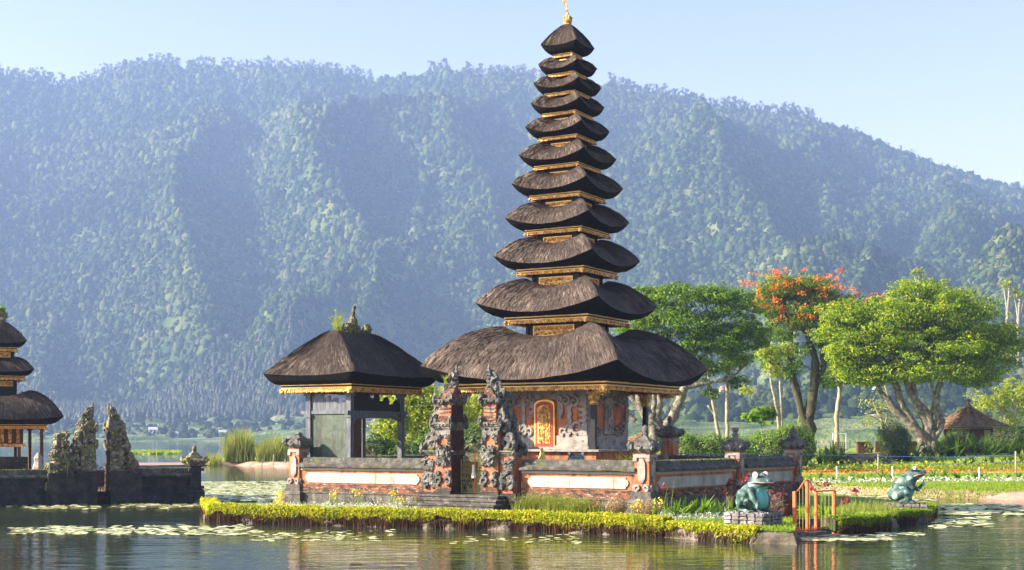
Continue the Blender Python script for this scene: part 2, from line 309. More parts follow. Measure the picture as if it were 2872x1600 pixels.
# ------------------------------------------------------------------ mountain
SKX = [-700, -300, 0, 60, 150, 250, 330, 420, 500, 620, 700, 780, 830, 900, 950, 1060, 1120, 1180, 1300, 1400, 1500, 1580, 1650, 1720, 1800, 1900, 2000, 2080, 2150, 2230, 2300, 2380, 2450, 2520, 2576, 2900, 3300]
SKY = [230, 215, 192, 205, 222, 205, 172, 172, 176, 178, 180, 182, 190, 205, 210, 190, 184, 190, 202, 208, 218, 235, 248, 262, 285, 292, 303, 322, 345, 372, 405, 432, 455, 478, 492, 600, 720]
NC, NR = 1150, 620
PX = np.linspace(-620, 3200, NC); SS = np.linspace(0, 1.12, NR)
Pg, Sg = np.meshgrid(PX, SS)
skyY = np.interp(PX, SKX, SKY); skyY = skyY+3*np.sin(PX/23)+2*np.sin(PX/9.1)
R1 = 2020+90*np.sin(PX/400); R0 = np.interp(PX, [0, 1100, 1500, 2576], [880, 800, 520, 420])
Rg = R0[None, :]+Sg*(R1-R0)[None, :]; zr = CH+(HZ-skyY)/F*R1
g = np.where(Sg < .2, .032*(np.clip(Sg, 0, 1)/.2)**1.3, .032+.968*np.clip((Sg-.2)/.8, 0, 1)**1.18)
Zg = zr[None, :]*g
Yp = HZ-(Zg-CH)*F/Rg
env = np.clip((Sg-.2)/.12, 0, 1)*np.clip((1-Sg)/.30, 0, 1)
def vnoise(x, y, seed):
    r = np.random.RandomState(seed).rand(97, 97); xi = np.floor(x).astype(int); yi = np.floor(y).astype(int); fx = x-xi; fy = y-yi; fx = fx*fx*(3-2*fx); fy = fy*fy*(3-2*fy)
    a = r[xi % 97, yi % 97]; b = r[(xi+1) % 97, yi % 97]; c = r[xi % 97, (yi+1) % 97]; d = r[(xi+1) % 97, (yi+1) % 97]
    return (a*(1-fx)+b*fx)*(1-fy)+(c*(1-fx)+d*fx)*fy
warp = 150*(vnoise(Pg/210, Yp/170, 1)-.5)+60*(vnoise(Pg/75, Yp/60, 2)-.5); u = Pg+warp+.55*(Yp-600)
def ridged(x, y, s): return 1-np.abs(2*vnoise(x, y, s)-1)
dz = 38*(ridged(u/230, Yp/330, 3)**1.3)+15*(ridged((u-.6*Yp)/120+9, Yp/150, 4)**1.2)
spurs = [([(835, 215), (790, 260), (735, 300), (745, 420), (770, 560)], 52, 75), ([(560, 365), (500, 400), (430, 500), (440, 600), (480, 720), (520, 850)], 58, 85),
         ([(1080, 395), (960, 430), (835, 500), (850, 620), (900, 700), (780, 850), (700, 900)], 66, 95), ([(1235, 560), (1150, 640), (1020, 760), (930, 850)], 44, 80), ([(1225, 280), (1190, 330), (1150, 400)], 26, 60),
         ([(1760, 430), (1800, 520), (1900, 600), (1950, 700)], 60, 100), ([(1740, 440), (1660, 540), (1640, 700)], 30, 70), ([(2010, 320), (2080, 480), (2150, 600)], 30, 80), ([(2330, 420), (2380, 560), (2420, 700)], 34, 90), ([(250, 640), (150, 760), (100, 900)], 30, 90), ([(2700, 600), (2520, 640), (2460, 720)], 46, 80)]
wx = Pg+warp*.5; wy = Yp+22*(vnoise(Pg/45, Yp/45, 8)-.5)
for pl, amp, wd in spurs:
    D = np.full(Pg.shape, 1e9)
    for (x0, y0), (x1, y1) in zip(pl[:-1], pl[1:]):
        L2 = (x1-x0)**2+(y1-y0)**2; t = np.clip(((wx-x0)*(x1-x0)+(wy-y0)*(y1-y0))/L2, 0, 1)
        D = np.minimum(D, np.hypot(wx-x0-t*(x1-x0), (wy-y0-t*(y1-y0))*.8))
    dz = dz+1.15*amp*np.exp(-(D/wd)**1.3)
Zg = Zg+1.5*dz*env*(Rg/2000)-70*env
# nearer green hills on the right
def hill(pxs, ys, rh, wd):
    y = np.interp(PX, pxs, ys); z = CH+(HZ-y)/F*rh; return z[None, :]*np.exp(-((Rg-rh)/wd)**2)
Xw = (Pg-1288)/F*Rg; Yw = Rg
h1 = hill([1500, 1750, 1880, 2000, 2120, 2260, 2380, 2480, 2650], [1110, 1000, 860, 668, 655, 700, 745, 850, 900], 1180, 260)
h2 = hill([2100, 2380, 2450, 2520, 2600, 2900], [1115, 860, 720, 640, 650, 700], 1050, 230)
h3 = hill([900, 1300, 1500, 1700, 1900, 2100, 2300, 2576, 2900], [1115, 1095, 1070, 1045, 1010, 960, 950, 930, 900], 720, 170)
hl = np.maximum(np.maximum(h1, h2), h3); hl = hl+(14*ridged(u/110, Yp/200, 6)*np.clip(hl/60, 0, 1))
Zg = np.maximum(Zg, hl)+2.0*vnoise(Xw/60, Yw/60, 12)
# tree crowns of the forest as real domes
field = np.clip((.215-Sg)/.02, 0, 1)*(np.clip(1-hl/18, 0, 1))
tz = np.clip(1-np.abs(Zg-38)/26, 0, 1)*(Pg > 1900)*(Rg < 950); field = np.maximum(field, np.clip(tz*1.6-.5*vnoise(Xw/90, Yw/90, 21), 0, 1)*.9)
def domes(cell, hmax, seed):
    gx = Xw/cell; gy = Yw/cell; ix = np.floor(gx).astype(int); iy = np.floor(gy).astype(int); out = np.zeros_like(gx); idv = np.zeros_like(gx); r = np.random.RandomState(seed); jx = r.rand(128, 128); jy = r.rand(128, 128); jr = .45+.4*r.rand(128, 128); jh = r.rand(128, 128)
    for a in (-1, 0, 1):
        for b in (-1, 0, 1):
            cx = ix+a; cyy = iy+b; m1 = cx % 128; m2 = cyy % 128
            d2 = ((gx-cx-jx[m1, m2])**2+(gy-cyy-jy[m1, m2])**2)/jr[m1, m2]**2; hh = np.sqrt(np.clip(1-d2, 0, 1))*(.55+.6*jh[m1, m2]); idv = np.where(hh > out, jh[m1, m2], idv); out = np.maximum(out, hh)
    return out*hmax, idv
dA, ida = domes(17, 13, 31); dB, idb = domes(10, 7.5, 32)
can = np.maximum(dA, dB+1.5*(vnoise(Xw/25, Yw/25, 15))); idc = np.where(dA > dB+1, ida, idb); dC, idd = domes(34, 15, 33); can = can*.35
hedg = np.maximum(0, vnoise(Xw/22, Yw/14, 17)-.62)*16
Zg = Zg+can*(1-field)*np.clip((1.02-Sg)/.02, 0, 1)+hedg*field
Zg = np.where(Sg > 1.0, Zg-(Sg-1.0)*3000, Zg); Zg[0, :] = -1.5; Zg[1, :] = np.minimum(Zg[1, :], .3)
def land_mat():
    m, n, b = _nodes('forest_and_fields'); tc = n.nodes.new('ShaderNodeTexCoord'); v = tc.outputs['Object']
    at1 = n.nodes.new('ShaderNodeAttribute'); at1.attribute_name = 'field'; at2 = n.nodes.new('ShaderNodeAttribute'); at2.attribute_name = 'tree'
    k = math_(n, 'ADD', math_(n, 'MULTIPLY', at2.outputs['Fac'], .5), math_(n, 'MULTIPLY', nz_(n, v, .02, 5), .5))
    c = ramp(n, k, [(.006, .020, .010), (.020, .050, .016), (.065, .10, .028), (.17, .19, .06)], .25, .80)
    c = mixc(n, thresh(n, nz_(n, v, .006, 4), .72, .02), c, (.20, .13, .09))
    f = ramp(n, nz_(n, mapv(n, v, (1, 2.5, 6)), .03, 4), [(.035, .075, .022), (.10, .15, .05), (.24, .26, .13)], .35, .65)
    n.links.new(mixc(n, at1.outputs['Fac'], c, f), b.inputs['Base Color']); b.inputs['Roughness'].default_value = .9; b.inputs['Specular IOR Level'].default_value = .1
    bumpn(n, b, nz_(n, v, .22, 5, .7), 1.0, 4.5); return m
idx = np.arange(NC*NR).reshape(NR, NC); Fq = np.stack([idx[:-1, :-1], idx[:-1, 1:], idx[1:, 1:], idx[1:, :-1]], -1).reshape(-1, 4)
mo = np_mesh('mountain', np.stack([Xw, Yw, Zg], -1).reshape(-1, 3), Fq, land_mat(), attrs={'field': field, 'tree': idc}, smooth=True); tag(mo, kind='structure')
def land_z(x, y):
    px = 1288+F*x/y; c = int(round(np.interp(px, PX, np.arange(NC)))); col = Rg[:, c]; return float(np.interp(y, col, Zg[:, c]))
# trees along the skyline: a few meshes, each tree its own object
protos = []
for k in range(5):
    C = []; hh = 15+2*k % 5
    for q in range(14): C.append((RS.normal()*2.0, RS.normal()*2.0, hh*(.12+.88*RS.rand())))
    P, N = clumps(np.array(C), np.tile([[2.0, 2.0, 1.9]], (14, 1)), 60, .3); V, Fc = leaves(P, 1.15, N)
    tb = MB(); tb.tube([(0, 0, -2), (.2, 0, hh*.5), (.3, .1, hh*.95)], [.42, .32, .1], 5)
    for q in range(6): c = C[q]; tb.tube([(.15, 0, hh*(.3+.08*q)), (c[0]*.6, c[1]*.6, (hh*(.4+.06*q)+c[2])/2), c], [.16, .12, .05], 4)
    tv = np.array(tb.v); tf = np.array([f for f in tb.f if len(f) == 4])
    protos.append(np_mesh('ridge_tree', *merge([(V, Fc), (tv, tf)]), K['ridgeleaf']))
i = 0; px = -120.0; used = 0
while px < 2600:
    px += random.uniform(4.5, 10) if px < 2060 else random.uniform(16, 34)
    if vnoise(np.array([px/46.0]), np.array([3.3]), 40)[0] < .20: continue
    c = int(round(np.interp(px, PX, np.arange(NC)))); r = R1[c]-random.uniform(0, 14); x = (px-1288)/F*r
    o = protos[used] if used < 5 else protos[random.randrange(5)].copy()
    if used >= 5: COL.objects.link(o)
    used += 1; s = random.uniform(.8, 1.2)*(1 if px < 2050 else .62); o.location = (x, r, land_z(x, r)-2.0); o.scale = (s, s, s); o.rotation_euler = (0, 0, random.uniform(0, 6))
    tag(o, 'tall thin tree standing on the skyline of the mountain ridge', 'tree', 'trees along the mountain ridge')
print('ridge trees', used)
# forest crowns over the whole mountain, one mass
def zvec(px, r):
    c = np.interp(px, PX, np.arange(NC)); c0 = np.clip(c.astype(int), 0, NC-2); f = c-c0; s = (r-R0[c0])/(R1[c0]-R0[c0]); q = np.clip(s/(SS[1]-SS[0]), 0, NR-2); q0 = q.astype(int); g_ = q-q0
    z = (Zg[q0, c0]*(1-f)+Zg[q0, c0+1]*f)*(1-g_)+(Zg[q0+1, c0]*(1-f)+Zg[q0+1, c0+1]*f)*g_; return z, field[q0, c0], s
n0 = 150000; r = np.sqrt(RS.uniform(480**2, 2130**2, n0)); px = RS.uniform(-260, 2840, n0); z, fl, s = zvec(px, r)
ok = (s > .03)&(s < .992)&(RS.rand(n0) > fl*np.where(px > 1400, .72, .78)); r, px, z, s = r[ok], px[ok], z[ok], s[ok]; n = len(r); C = np.stack([(px-1288)/F*r, r, z], 1)
rad = (1.8+3.4*RS.rand(n)**2.6)*np.clip(r/1500, .65, 1.15); tall = np.where(RS.rand(n) < .25, 1.9, 1.05)
az = np.arange(6)*2*pi/6; sh = []
for ph in (-.15, .5, 1.1): sh.append(np.stack([np.cos(az)*cos(ph), np.sin(az)*cos(ph), np.full(6, sin(ph))], 1))
sh = np.concatenate(sh); K_ = len(sh); jt = .65+.65*RS.rand(n, K_, 1); V = C[:, None, :]+sh[None]*jt*rad[:, None, None]*np.stack([np.ones(n), np.ones(n), tall], 1)[:, None, :]
Ft = [(a*6+q, a*6+(q+1) % 6, (a+1)*6+(q+1) % 6, (a+1)*6+q) for a in range(2) for q in range(6)]+[(12, 13, 14, 15), (12, 15, 16, 17)]
Fq = (np.arange(n)*K_)[:, None, None]+np.array(Ft)[None]
def crown_mat():
    m, n, b = _nodes('forest_crown'); g = n.nodes.new('ShaderNodeNewGeometry'); tc = n.nodes.new('ShaderNodeTexCoord'); v = tc.outputs['Object']
    k = math_(n, 'ADD', math_(n, 'MULTIPLY', g.outputs['Random Per Island'], .42), math_(n, 'MULTIPLY', nz_(n, v, .0045, 5), .72))  # broad noise puts lit and dark spurs into the crown colour, with plant variety
    c = ramp(n, k, [(.003, .010, .005), (.009, .022, .008), (.024, .045, .013), (.065, .09, .024), (.14, .14, .06)], .30, .88)
    n.links.new(c, b.inputs['Base Color']); b.inputs['Roughness'].default_value = .95; b.inputs['Specular IOR Level'].default_value = .05; bumpn(n, b, nz_(n, v, .45, 4, .7), 1.0, 2.0); return m
tag(np_mesh('forest', V.reshape(-1, 3), Fq.reshape(-1, 4), crown_mat()), 'dense hazy forest covering the mountain slopes behind the lake', 'forest', kind='stuff'); print('crowns', n)
# plantation of conifers at the foot
P = []
for k in range(2600):
    px = random.uniform(60, 1250); y = random.uniform(1040, 1230); x = (px-1288)/F*y; P.append((x, y, land_z(x, y)))
P = np.array(P); n = len(P); hgt = 6+6*RS.rand(n); Vc = []; Fc = []
a = np.arange(6)*2*pi/6
for k in range(2):
    r = (2.6 if k == 0 else 1.9); z0 = (.05 if k == 0 else .42); ring = P[:, None, :]+np.stack([np.cos(a)*r, np.sin(a)*r, 0*a], 1)[None]+np.array([0, 0, 1.])*(hgt*z0)[:, None, None]
    tip = P+np.array([0, 0, 1.])*(hgt*(.6 if k == 0 else 1))[:, None]; V = np.concatenate([ring, tip[:, None, :], tip[:, None, :]], 1); b = (np.arange(n)*8)[:, None]
    Fx = np.concatenate([b+np.array([q, (q+1) % 6, 6, 7]) for q in range(6)], 0); Vc.append((V.reshape(-1, 3), Fx))
o = np_mesh('plantation', *merge(Vc), K['ridgeleaf']); tag(o, 'even rows of dark conifers along the foot of the mountain beyond the lake', 'wood', kind='stuff')
# small houses on the far shore and the slopes
def house(px, py_y, w, h, roof, label, rz=.2):
    x = (px-1288)/F*py_y; e = empty('house', (x, py_y, land_z(x, py_y)-.6), rz, label, 'house', 'houses on the far slopes')
    b = MB(); b.box(0, 0, 0, w, w*.7, h+.6); b.build('wall', K['whitewall'], e)
    b = MB(); b.add([(-w*.56, -w*.45, h+.6), (w*.56, -w*.45, h+.6), (w*.56, w*.45, h+.6), (-w*.56, w*.45, h+.6), (-w*.5, 0, h+w*.3+.6), (w*.5, 0, h+w*.3+.6)], [(0, 1, 5, 4), (2, 3, 4, 5), (1, 2, 5), (3, 0, 4), (3, 2, 1, 0)]); b.build('roof', K[roof], e)
    b = MB(); b.box(-w*.2, -w*.35-.03, 1.2, 1.1, .1, 1.3); b.box(w*.2, -w*.35-.03, 1.2, 1.1, .1, 1.3); b.build('window', K['blackwood'], e)
for a in [(440, 900, 4.5, 2.4, 'greyroof', 'tiny white house close to the far shore behind the leftmost split gate'), (385, 935, 6, 2.2, 'greyroof', 'long pale shed on the far shore, leftmost of the far houses'),
          (560, 905, 5, 2.4, 'greyroof', 'small white house with grey roof on the shore left of the reeds'), (690, 960, 5, 2.4, 'greyroof', 'small house in the fields just above the reed clump'),
          (1830, 700, 7, 2.2, 'redroof', 'low house with a red roof seen behind the thin trees'), (2128, 690, 11, 3.2, 'greyroof', 'white house on the slope between the flame tree and the leaning pale trunk'),
          (2300, 640, 9, 3.4, 'greyroof', 'white walled house low on the slope left of the arched hedge'), (2345, 760, 14, 3, 'greyroof', 'long white roofed shed on the terraces seen through the big tree stems'), (2215, 560, 5, 2.4, 'greyroof', 'small white house behind the square brick post at the top of the stairs')]: house(*a)
# ------------------------------------------------------------------ thatched roofs
def roof(parent, z, S, L=0.0, rise=None, rh=None, ridge=0.0, lift=None, dip=None, drop=None, trim=None, apex=False, strands=1.0, name='thatch_roof'):
    """z = height of the eave tips; S = half side; L = extra half length along y"""
    rise = .38*S if rise is None else rise; rh = .44*S if rh is None else rh; lift = .15+.115*S if lift is None else lift
    dip = .10+.08*S if dip is None else dip; drop = .28+.10*S if drop is None else drop; trim = .68*S if trim is None else trim
    nn = 16; mb = MB(); tt = np.linspace(-1, 1, nn, endpoint=False)
    per = [(t, -1, t) for t in tt]+[(1, t, t) for t in tt]+[(-t, 1, t) for t in tt]+[(-1, -t, t) for t in tt]
    def surf(q, ux, uy, t):
        """q 0 eave .. 1 hump/ridge .. 1.3 inside"""
        c = abs(t)**2.1; qq = min(q, 1); r = S-(S-rh)*q
        hx = max(r, .02); hy = max(r+L*(1-qq)+ridge*qq, .02) if not apex else max(r, .02)
        zc = rise*(sin(qq*pi/2)**.92 if not apex and ridge == 0 else (.72*qq**.95+.28*sin(qq*pi/2))); zm = -lift*(1-qq)**1.3+(rise-dip*(1 if not apex else 0))*(sin(qq*pi/2)**.85 if not apex and ridge == 0 else (.72*qq**.95+.28*sin(qq*pi/2)))
        if q > 1: zc -= (q-1)*rise*1.1; zm -= (q-1)*rise*.5
        bul = 1+(.03 if ridge == 0 else 0)*sin(min(qq, 1)*pi)
        return Vector((ux*hx*bul, uy*hy*bul, z+zm+(zc-zm)*c))
    qs = [1.25, 1.12, 1.0, .93, .85, .75, .63, .5, .37, .25, .15, .07, .02, 0]
    if apex: qs = [1.0, .97, .92, .85, .75, .63, .5, .37, .25, .15, .07, .02, 0]
    rs = []; uv = []; seed = random.random()*50
    def jit(p, s):
        k = noise.noise(Vector((p.x*3+seed, p.y*3, p.z*3)))*.017*(.4+S/4)+noise.noise(Vector((p.x*13+seed, p.y*13, p.z*2)))*.018; return Vector((p.x*(1+k*.25), p.y*(1+k*.25), p.z+k*s))
    sl = math.hypot(S-rh, rise)
    for q in qs:
        rs.append([tuple(jit(surf(q, *p), 1)) for p in per]); uv += [(i/len(per)*8*S*.55, -q*sl) for i in range(len(per))]
    rv = list(reversed(rs)); mb.uv = []
    # underside: from the tip in to the trim
    under = []
    for f, dz in ((.015, .025), (.06, .13), (.16, .33), (.35, .62), (.62, .88), (1.0, 1.0), (1.6, 1.0)):
        ring = []
        for ux, uy, t in per:
            p0 = surf(0, ux, uy, t); r = S-(S-trim)*f; r2 = r+L
            ring.append(tuple(jit(Vector((ux*max(r, .02), uy*max(r2, .02), p0.z+(z-drop-p0.z)*dz)), .7)))
        under.append(ring)
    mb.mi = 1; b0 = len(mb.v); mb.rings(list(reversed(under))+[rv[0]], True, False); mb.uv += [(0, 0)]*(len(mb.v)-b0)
    mb.mi = 0; b0 = len(mb.v); mb.rings(rv, False, True); mb.uv += [u_ for q in reversed(range(len(qs))) for u_ in uv[q*len(per):(q+1)*len(per)]]
    # loose fibres lying on the slope
    ns = int(2300*S*strands)
    for _ in range(ns):
        ux, uy, t = random.choice(per); t2 = min(1, max(-1, t+random.uniform(0, 2/nn)))
        if abs(uy) == 1 and abs(ux) < 1 or (ux, uy) == (-1, -1) or (ux, uy) == (1, 1): u2 = (t2 if uy < 0 else -t2, uy)
        else: u2 = (ux, t2 if ux > 0 else -t2)
        q = random.random()**.9*.98; dq = random.uniform(.10, .26)*min(1, 1.0/S+.2); q0 = max(q-dq, -.02 if random.random() < .6 else -.035)
        a = surf(q, *u2, t2); c = surf(max(q0, 0), *u2, t2)
        if q0 < 0: c = c+(c-a).normalized()*random.uniform(0, .05)
        d = (c-a); side = d.cross(Vector((0, 0, 1)))
        if side.length < 1e-4: continue
        side = side.normalized(); w_ = random.uniform(.005, .014); nrm = side.cross(d).normalized(); nrm = nrm if nrm.z > 0 else -nrm; off = nrm*random.uniform(.008, .04); c = c+side*random.uniform(-.06, .06)*(.3+S/3)
        b0 = len(mb.v); mb.add([a+off*.3-side*w_, a+off*.3+side*w_, c+off+side*w_*.4, c+off-side*w_*.4], [(0, 1, 2, 3)]); uu = random.random()*40; mb.uv += [(uu, 0), (uu+.05, 0), (uu+.05, .3), (uu, .3)]
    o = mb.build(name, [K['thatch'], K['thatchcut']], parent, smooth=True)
    return o
def sq_ring(mb, hx, hy, z0, z1, wd=.12):
    mb.span(-hx, hx, -hy, -hy+wd, z0, z1); mb.span(-hx, hx, hy-wd, hy, z0, z1); mb.span(-hx, -hx+wd, -hy+wd, hy-wd, z0, z1); mb.span(hx-wd, hx, -hy+wd, hy-wd, z0, z1)
def trim(parent, z, h, L=0.0, s=1.0, red=True):
    """gilded eaves trim hanging under a roof; z = top"""
    hy = h+L
    b = MB(); sq_ring(b, h, hy, z-.05*s, z+.03*s, .1*s+.05); sq_ring(b, h-.03*s, hy-.03*s, z-.16*s, z-.125*s, .1*s+.05)
    for sx in (-1, 1):
        b.slab_xz([(sx*(h-.03*s), z-.17*s), (sx*(h-.30*s), z-.17*s), (sx*(h-.22*s), z-.38*s), (sx*(h-.10*s), z-.33*s), (sx*(h-.03*s), z-.36*s)][::sx], -hy+.03*s, -hy+.055*s+.01)
    o1 = b.build('gold_moulding', K['goldline'], parent)
    b = MB(); sq_ring(b, h-.05*s, hy-.05*s, z-.125*s, z-.052*s, .15); b.span(-h+.16, h-.16, -hy+.16, hy-.16, z-.12*s, z-.07*s); b.build('dark_board', K['blackwood'], parent)
    b = MB(); f = h-.06*s; fy = hy-.06*s; z1 = z-.162*s; z2 = z-.26*s; sq_ring(b, f, fy, z2, z1, .05*s+.01); step = .085*s+.02
    def teeth(n0, fn):
        n = max(4, int(2*n0/step)); st = 2*n0/n
        for i in range(n):
            a = -n0+i*st; fn(a+st*.06, a+st*.94, .035*s+.03*s*abs(sin(i*1.3)))
    for sy in (-1, 1):
        y0 = sy*fy
        teeth(f, lambda a, c, hh: b.slab_xz([(a, z2), (c, z2), (c-.01*s, z2-hh), ((a+c)/2, z2-hh-.03*s), (a+.01*s, z2-hh)], min(y0, y0-sy*.03*s), max(y0, y0-sy*.03*s)))
        teeth(f, lambda a, c, hh: b.blob((a+c)/2, y0+sy*.008*s, (z1+z2)/2, (c-a)*.42, .022*s, (z1-z2)*.42, .2, 5, 4))
    for sx in (-1, 1):
        x0 = sx*f
        teeth(fy, lambda a, c, hh: b.slab_yz([(a, z2), (c, z2), (c-.01*s, z2-hh), ((a+c)/2, z2-hh-.03*s), (a+.01*s, z2-hh)], min(x0, x0-sx*.03*s), max(x0, x0-sx*.03*s)))
        teeth(fy, lambda a, c, hh: b.blob(x0+sx*.008*s, (a+c)/2, (z1+z2)/2, .022*s, (c-a)*.42, (z1-z2)*.42, .2, 5, 4))
    for sx in (-1, 1):
        for sy in (-1, 1): b.blob(sx*f, sy*fy, z2-.02*s, .13*s, .13*s, .12*s, .3, 8, 6)
    b.build('gilded_fringe', K['gold'], parent)
    if red:
        b = MB(); sq_ring(b, f-.14*s, fy-.14*s, z2-.05*s, z2+.06*s, .03); b.build('red_underboard', K['red'], parent)
def neck(parent, z0, z1, h, hy=None, s=1.0):
    s = s*1.0
    hy = hy or h; b = MB(); b.span(-h, h, -hy, hy, z0, z1)
    for sx in (-1, 1):
        for sy in (-1, 1): b.box(sx*(h+.01), sy*(hy+.01), z0, .1*s, .1*s, z1-z0+.05)
    b.build('neck_box', K['blackwood'], parent)
    za = z1-.20*s; zb = max(z0+.02, za-.42*s)
    for (ax, sg) in (('x', -1), ('x', 1), ('y', -1), ('y', 1)):
        w_ = (h if ax == 'x' else hy)-.24*s; e = (hy if ax == 'x' else h)
        def rect(m, a0, a1, c0, c1, d0, d1):
            p0, p1 = sorted((sg*d0, sg*d1))
            m.span(a0, a1, p0, p1, c0, c1) if ax == 'x' else m.span(p0, p1, a0, a1, c0, c1)
        fr = MB(); t = .035*s+.008; rect(fr, -w_, w_, za-t, za, e+.002, e+.035); rect(fr, -w_, w_, zb, zb+t, e+.002, e+.035); rect(fr, -w_, -w_+t, zb+t, za-t, e+.002, e+.035); rect(fr, w_-t, w_, zb+t, za-t, e+.002, e+.035)
        f_ = fr.build('panel_frame', K['goldline'], parent)
        cv = MB(); rect(cv, -w_+t, w_-t, zb+t, za-t, e+.003, e+.015)
        nx = max(4, int(2*w_/.13/s)); nzz = max(1, int((za-zb-2*t)/.12/s))
        for i in range(nx):
            for j in range(nzz):
                a = -w_+t+(i+.5+random.uniform(-.2, .2))*(2*w_-2*t)/nx; c = zb+t+(j+.5)*(za-zb-2*t)/nzz
                if ax == 'x': cv.blob(a, sg*(e+.025), c, .058*s, .035, .055*s, .4, 6, 4)
                else: cv.blob(sg*(e+.025), a, c, .035, .058*s, .055*s, .4, 6, 4)
        cv.build('carved_panel', K['gold'], f_)
def gold_finial(parent, z):
    b = MB(); b.lathe([(.10, 0), (.16, .05), (.13, .12), (.17, .2), (.12, .3), (.14, .36), (.06, .42), (.03, .5)], z=z, n=10)
    for i in range(8):
        a = i*pi/4; b.blob(.14*cos(a), .14*sin(a), z+.16+.14*(i % 2), .05, .05, .08, .3, 6, 5)
    b.tube([(0, 0, z+.45), (-.02, 0, z+.62), (-.05, 0, z+.78), (-.10, 0, z+.93)], [.035, .03, .03, .02], 6)
    for i in range(7): b.blob(-.01-.018*i, 0, z+.5+.065*i, .045, .04, .035, .4, 6, 5)
    b.blob(-.13, 0, z+.97, .09, .04, .045, .5, 7, 5); b.build('finial', K['gold'], parent)
# ------------------------------------------------------------------ eleven-tier shrine tower
meru = empty('pagoda_tower', TO, TA, 'tall pagoda with eleven black thatched roofs and gold trim rising inside the orange walled compound', 'pagoda')
TIER = [(5.42, 4.0), (7.78, 2.54), (9.53, 2.05), (10.98, 1.74), (12.26, 1.56), (13.35, 1.366), (14.40, 1.18), (15.30, 1.03), (16.05, .944), (16.77, .82), (17.52, .75)]
for i, (z, S) in enumerate(TIER):
    tr = (3.22 if i == 0 else .69*S); drp = .28+.10*S
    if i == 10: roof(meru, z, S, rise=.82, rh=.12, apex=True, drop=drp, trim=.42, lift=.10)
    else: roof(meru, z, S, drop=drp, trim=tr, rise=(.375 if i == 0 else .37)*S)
    s = .9 if i == 0 else max(.36, min(.78, S/3.1)); trim(meru, z-drp, .42*1 if i == 10 else tr, 0, s)
    if i < 10: S2 = TIER[i+1][1]; z2 = TIER[i+1][0]-(.28+.10*S2)-.10; nh = 1.1 if i == 0 else .455*S2; nh = .3 if i == 9 else nh; neck(meru, z+.1*S, z2, nh, s=max(.5, min(1, S2/2.2)))
gold_finial(meru, 17.52+.82-.05)
# body of the shrine
b = MB()
for (h, z0, z1) in ((2.75, .3, .9), (2.62, .9, 1.15), (2.5, 1.32, 1.5), (2.46, 1.7, 1.85), (2.56, 2.28, 2.36)): b.lathe([(h, z0), (h, z1)], sq=True)
b.build('stepped_base', K['carve'], meru)
b = MB()
for (h, z0, z1) in ((2.53, 1.15, 1.32), (2.42, 1.5, 1.7), (2.38, 1.85, 2.28)): b.lathe([(h, z0), (h, z1)], sq=True)
b.build('orange_course', K['orange'], meru)
b = MB(); b.lathe([(1.65, 2.36), (1.65, 4.62)], sq=True); b.build('shrine_wall', K['orange'], meru)
b = MB()
for (h, z0, z1) in ((1.78, 2.36, 2.44), (1.74, 2.44, 2.50), (1.70, 2.50, 2.86), (1.70, 4.28, 4.36), (1.76, 4.36, 4.5)): b.lathe([(h, z0), (h, z1)], sq=True)
W1 = 1.65
def quoin(mb, f):   # wavy corner carving: f(x,z) -> outline on one face
    mb.slab_xz(f, -W1-.07, -W1+.01)
def both(mb, poly, d=.07, sides=('f', 'r')):
    if 'f' in sides: mb.slab_xz(poly, -W1-d, -W1+.01)
    if 'r' in sides: mb.slab_yz([(x, z) for x, z in poly], W1-.01, W1+d)
# corner carvings with stepped teeth, cloud scrolls above and below
for sg in (-1, 1):
    pl = [(sg*(W1+.03), 2.86)]+[(sg*(W1-.42), 2.86), (sg*(W1-.38), 2.98), (sg*(W1-.26), 3.05), (sg*(W1-.20), 3.25)]+[(sg*(W1-.17+.05*(i % 2)), 3.25+.12*i) for i in range(7)]+[(sg*(W1-.22), 4.0), (sg*(W1-.30), 4.12), (sg*(W1-.38), 4.28), (sg*(W1+.03), 4.28)]
    both(b, pl[::sg])
    for zz in (3.35, 3.55, 3.75, 3.95): 
        b.span(sg*(W1-.13)-.14, sg*(W1-.13)+.14, -W1-.12, -W1-.06, zz, zz+.09); b.span(W1+.06, W1+.12, sg*(W1-.13)-.14, sg*(W1-.13)+.14, zz, zz+.09)
    for (xx, zz, r) in ((.72, 2.86, .16), (.98, 2.86, .22), (1.28, 2.9, .26)):
        b.scroll(sg*xx, -W1-.05, zz, r, .07, -sg); b.scroll(W1+.05, sg*xx, zz, r, .07, -sg, 'y')
    for (xx, zz, r) in ((.55, 4.3, .13), (.82, 4.3, .18), (1.15, 4.3, .22)):
        b.scroll(sg*xx, -W1-.05, zz, r, .07, sg, up=-1); b.scroll(W1+.05, sg*xx, zz, r, .07, sg, 'y', up=-1)
    # hanging volute beside the door, slim pilaster with saw teeth
    both(b, [(sg*.42, 4.3), (sg*.66, 4.3), (sg*.70, 3.9), (sg*.68, 3.6), (sg*.56, 3.5), (sg*.46, 3.58), (sg*.50, 3.8)][::sg], .06, 'f'); b.scroll(sg*.56, -W1-.05, 3.5, .1, .05, sg)
    b.slab_xz([(sg*.88, 2.9), (sg*1.02, 2.9)]+[(sg*(1.02+.05*(i % 2)), 3.0+.13*i) for i in range(9)]+[(sg*.88, 4.2)][:1] if sg > 0 else [(sg*.88, 4.2)]+[(sg*(1.02+.05*(i % 2)), 3.0+.13*i) for i in range(8, -1, -1)]+[(sg*1.02, 2.9), (sg*.88, 2.9)], -W1-.06, -W1+.01)
both(b, [(-.45, 4.3), (.45, 4.3), (.4, 4.16), (.2, 4.2), (0, 4.28), (-.2, 4.2), (-.4, 4.16)][::-1], .05, 'f')
b.build('stone_relief', K['carve'], meru)
b = MB(); x0 = W1+.002
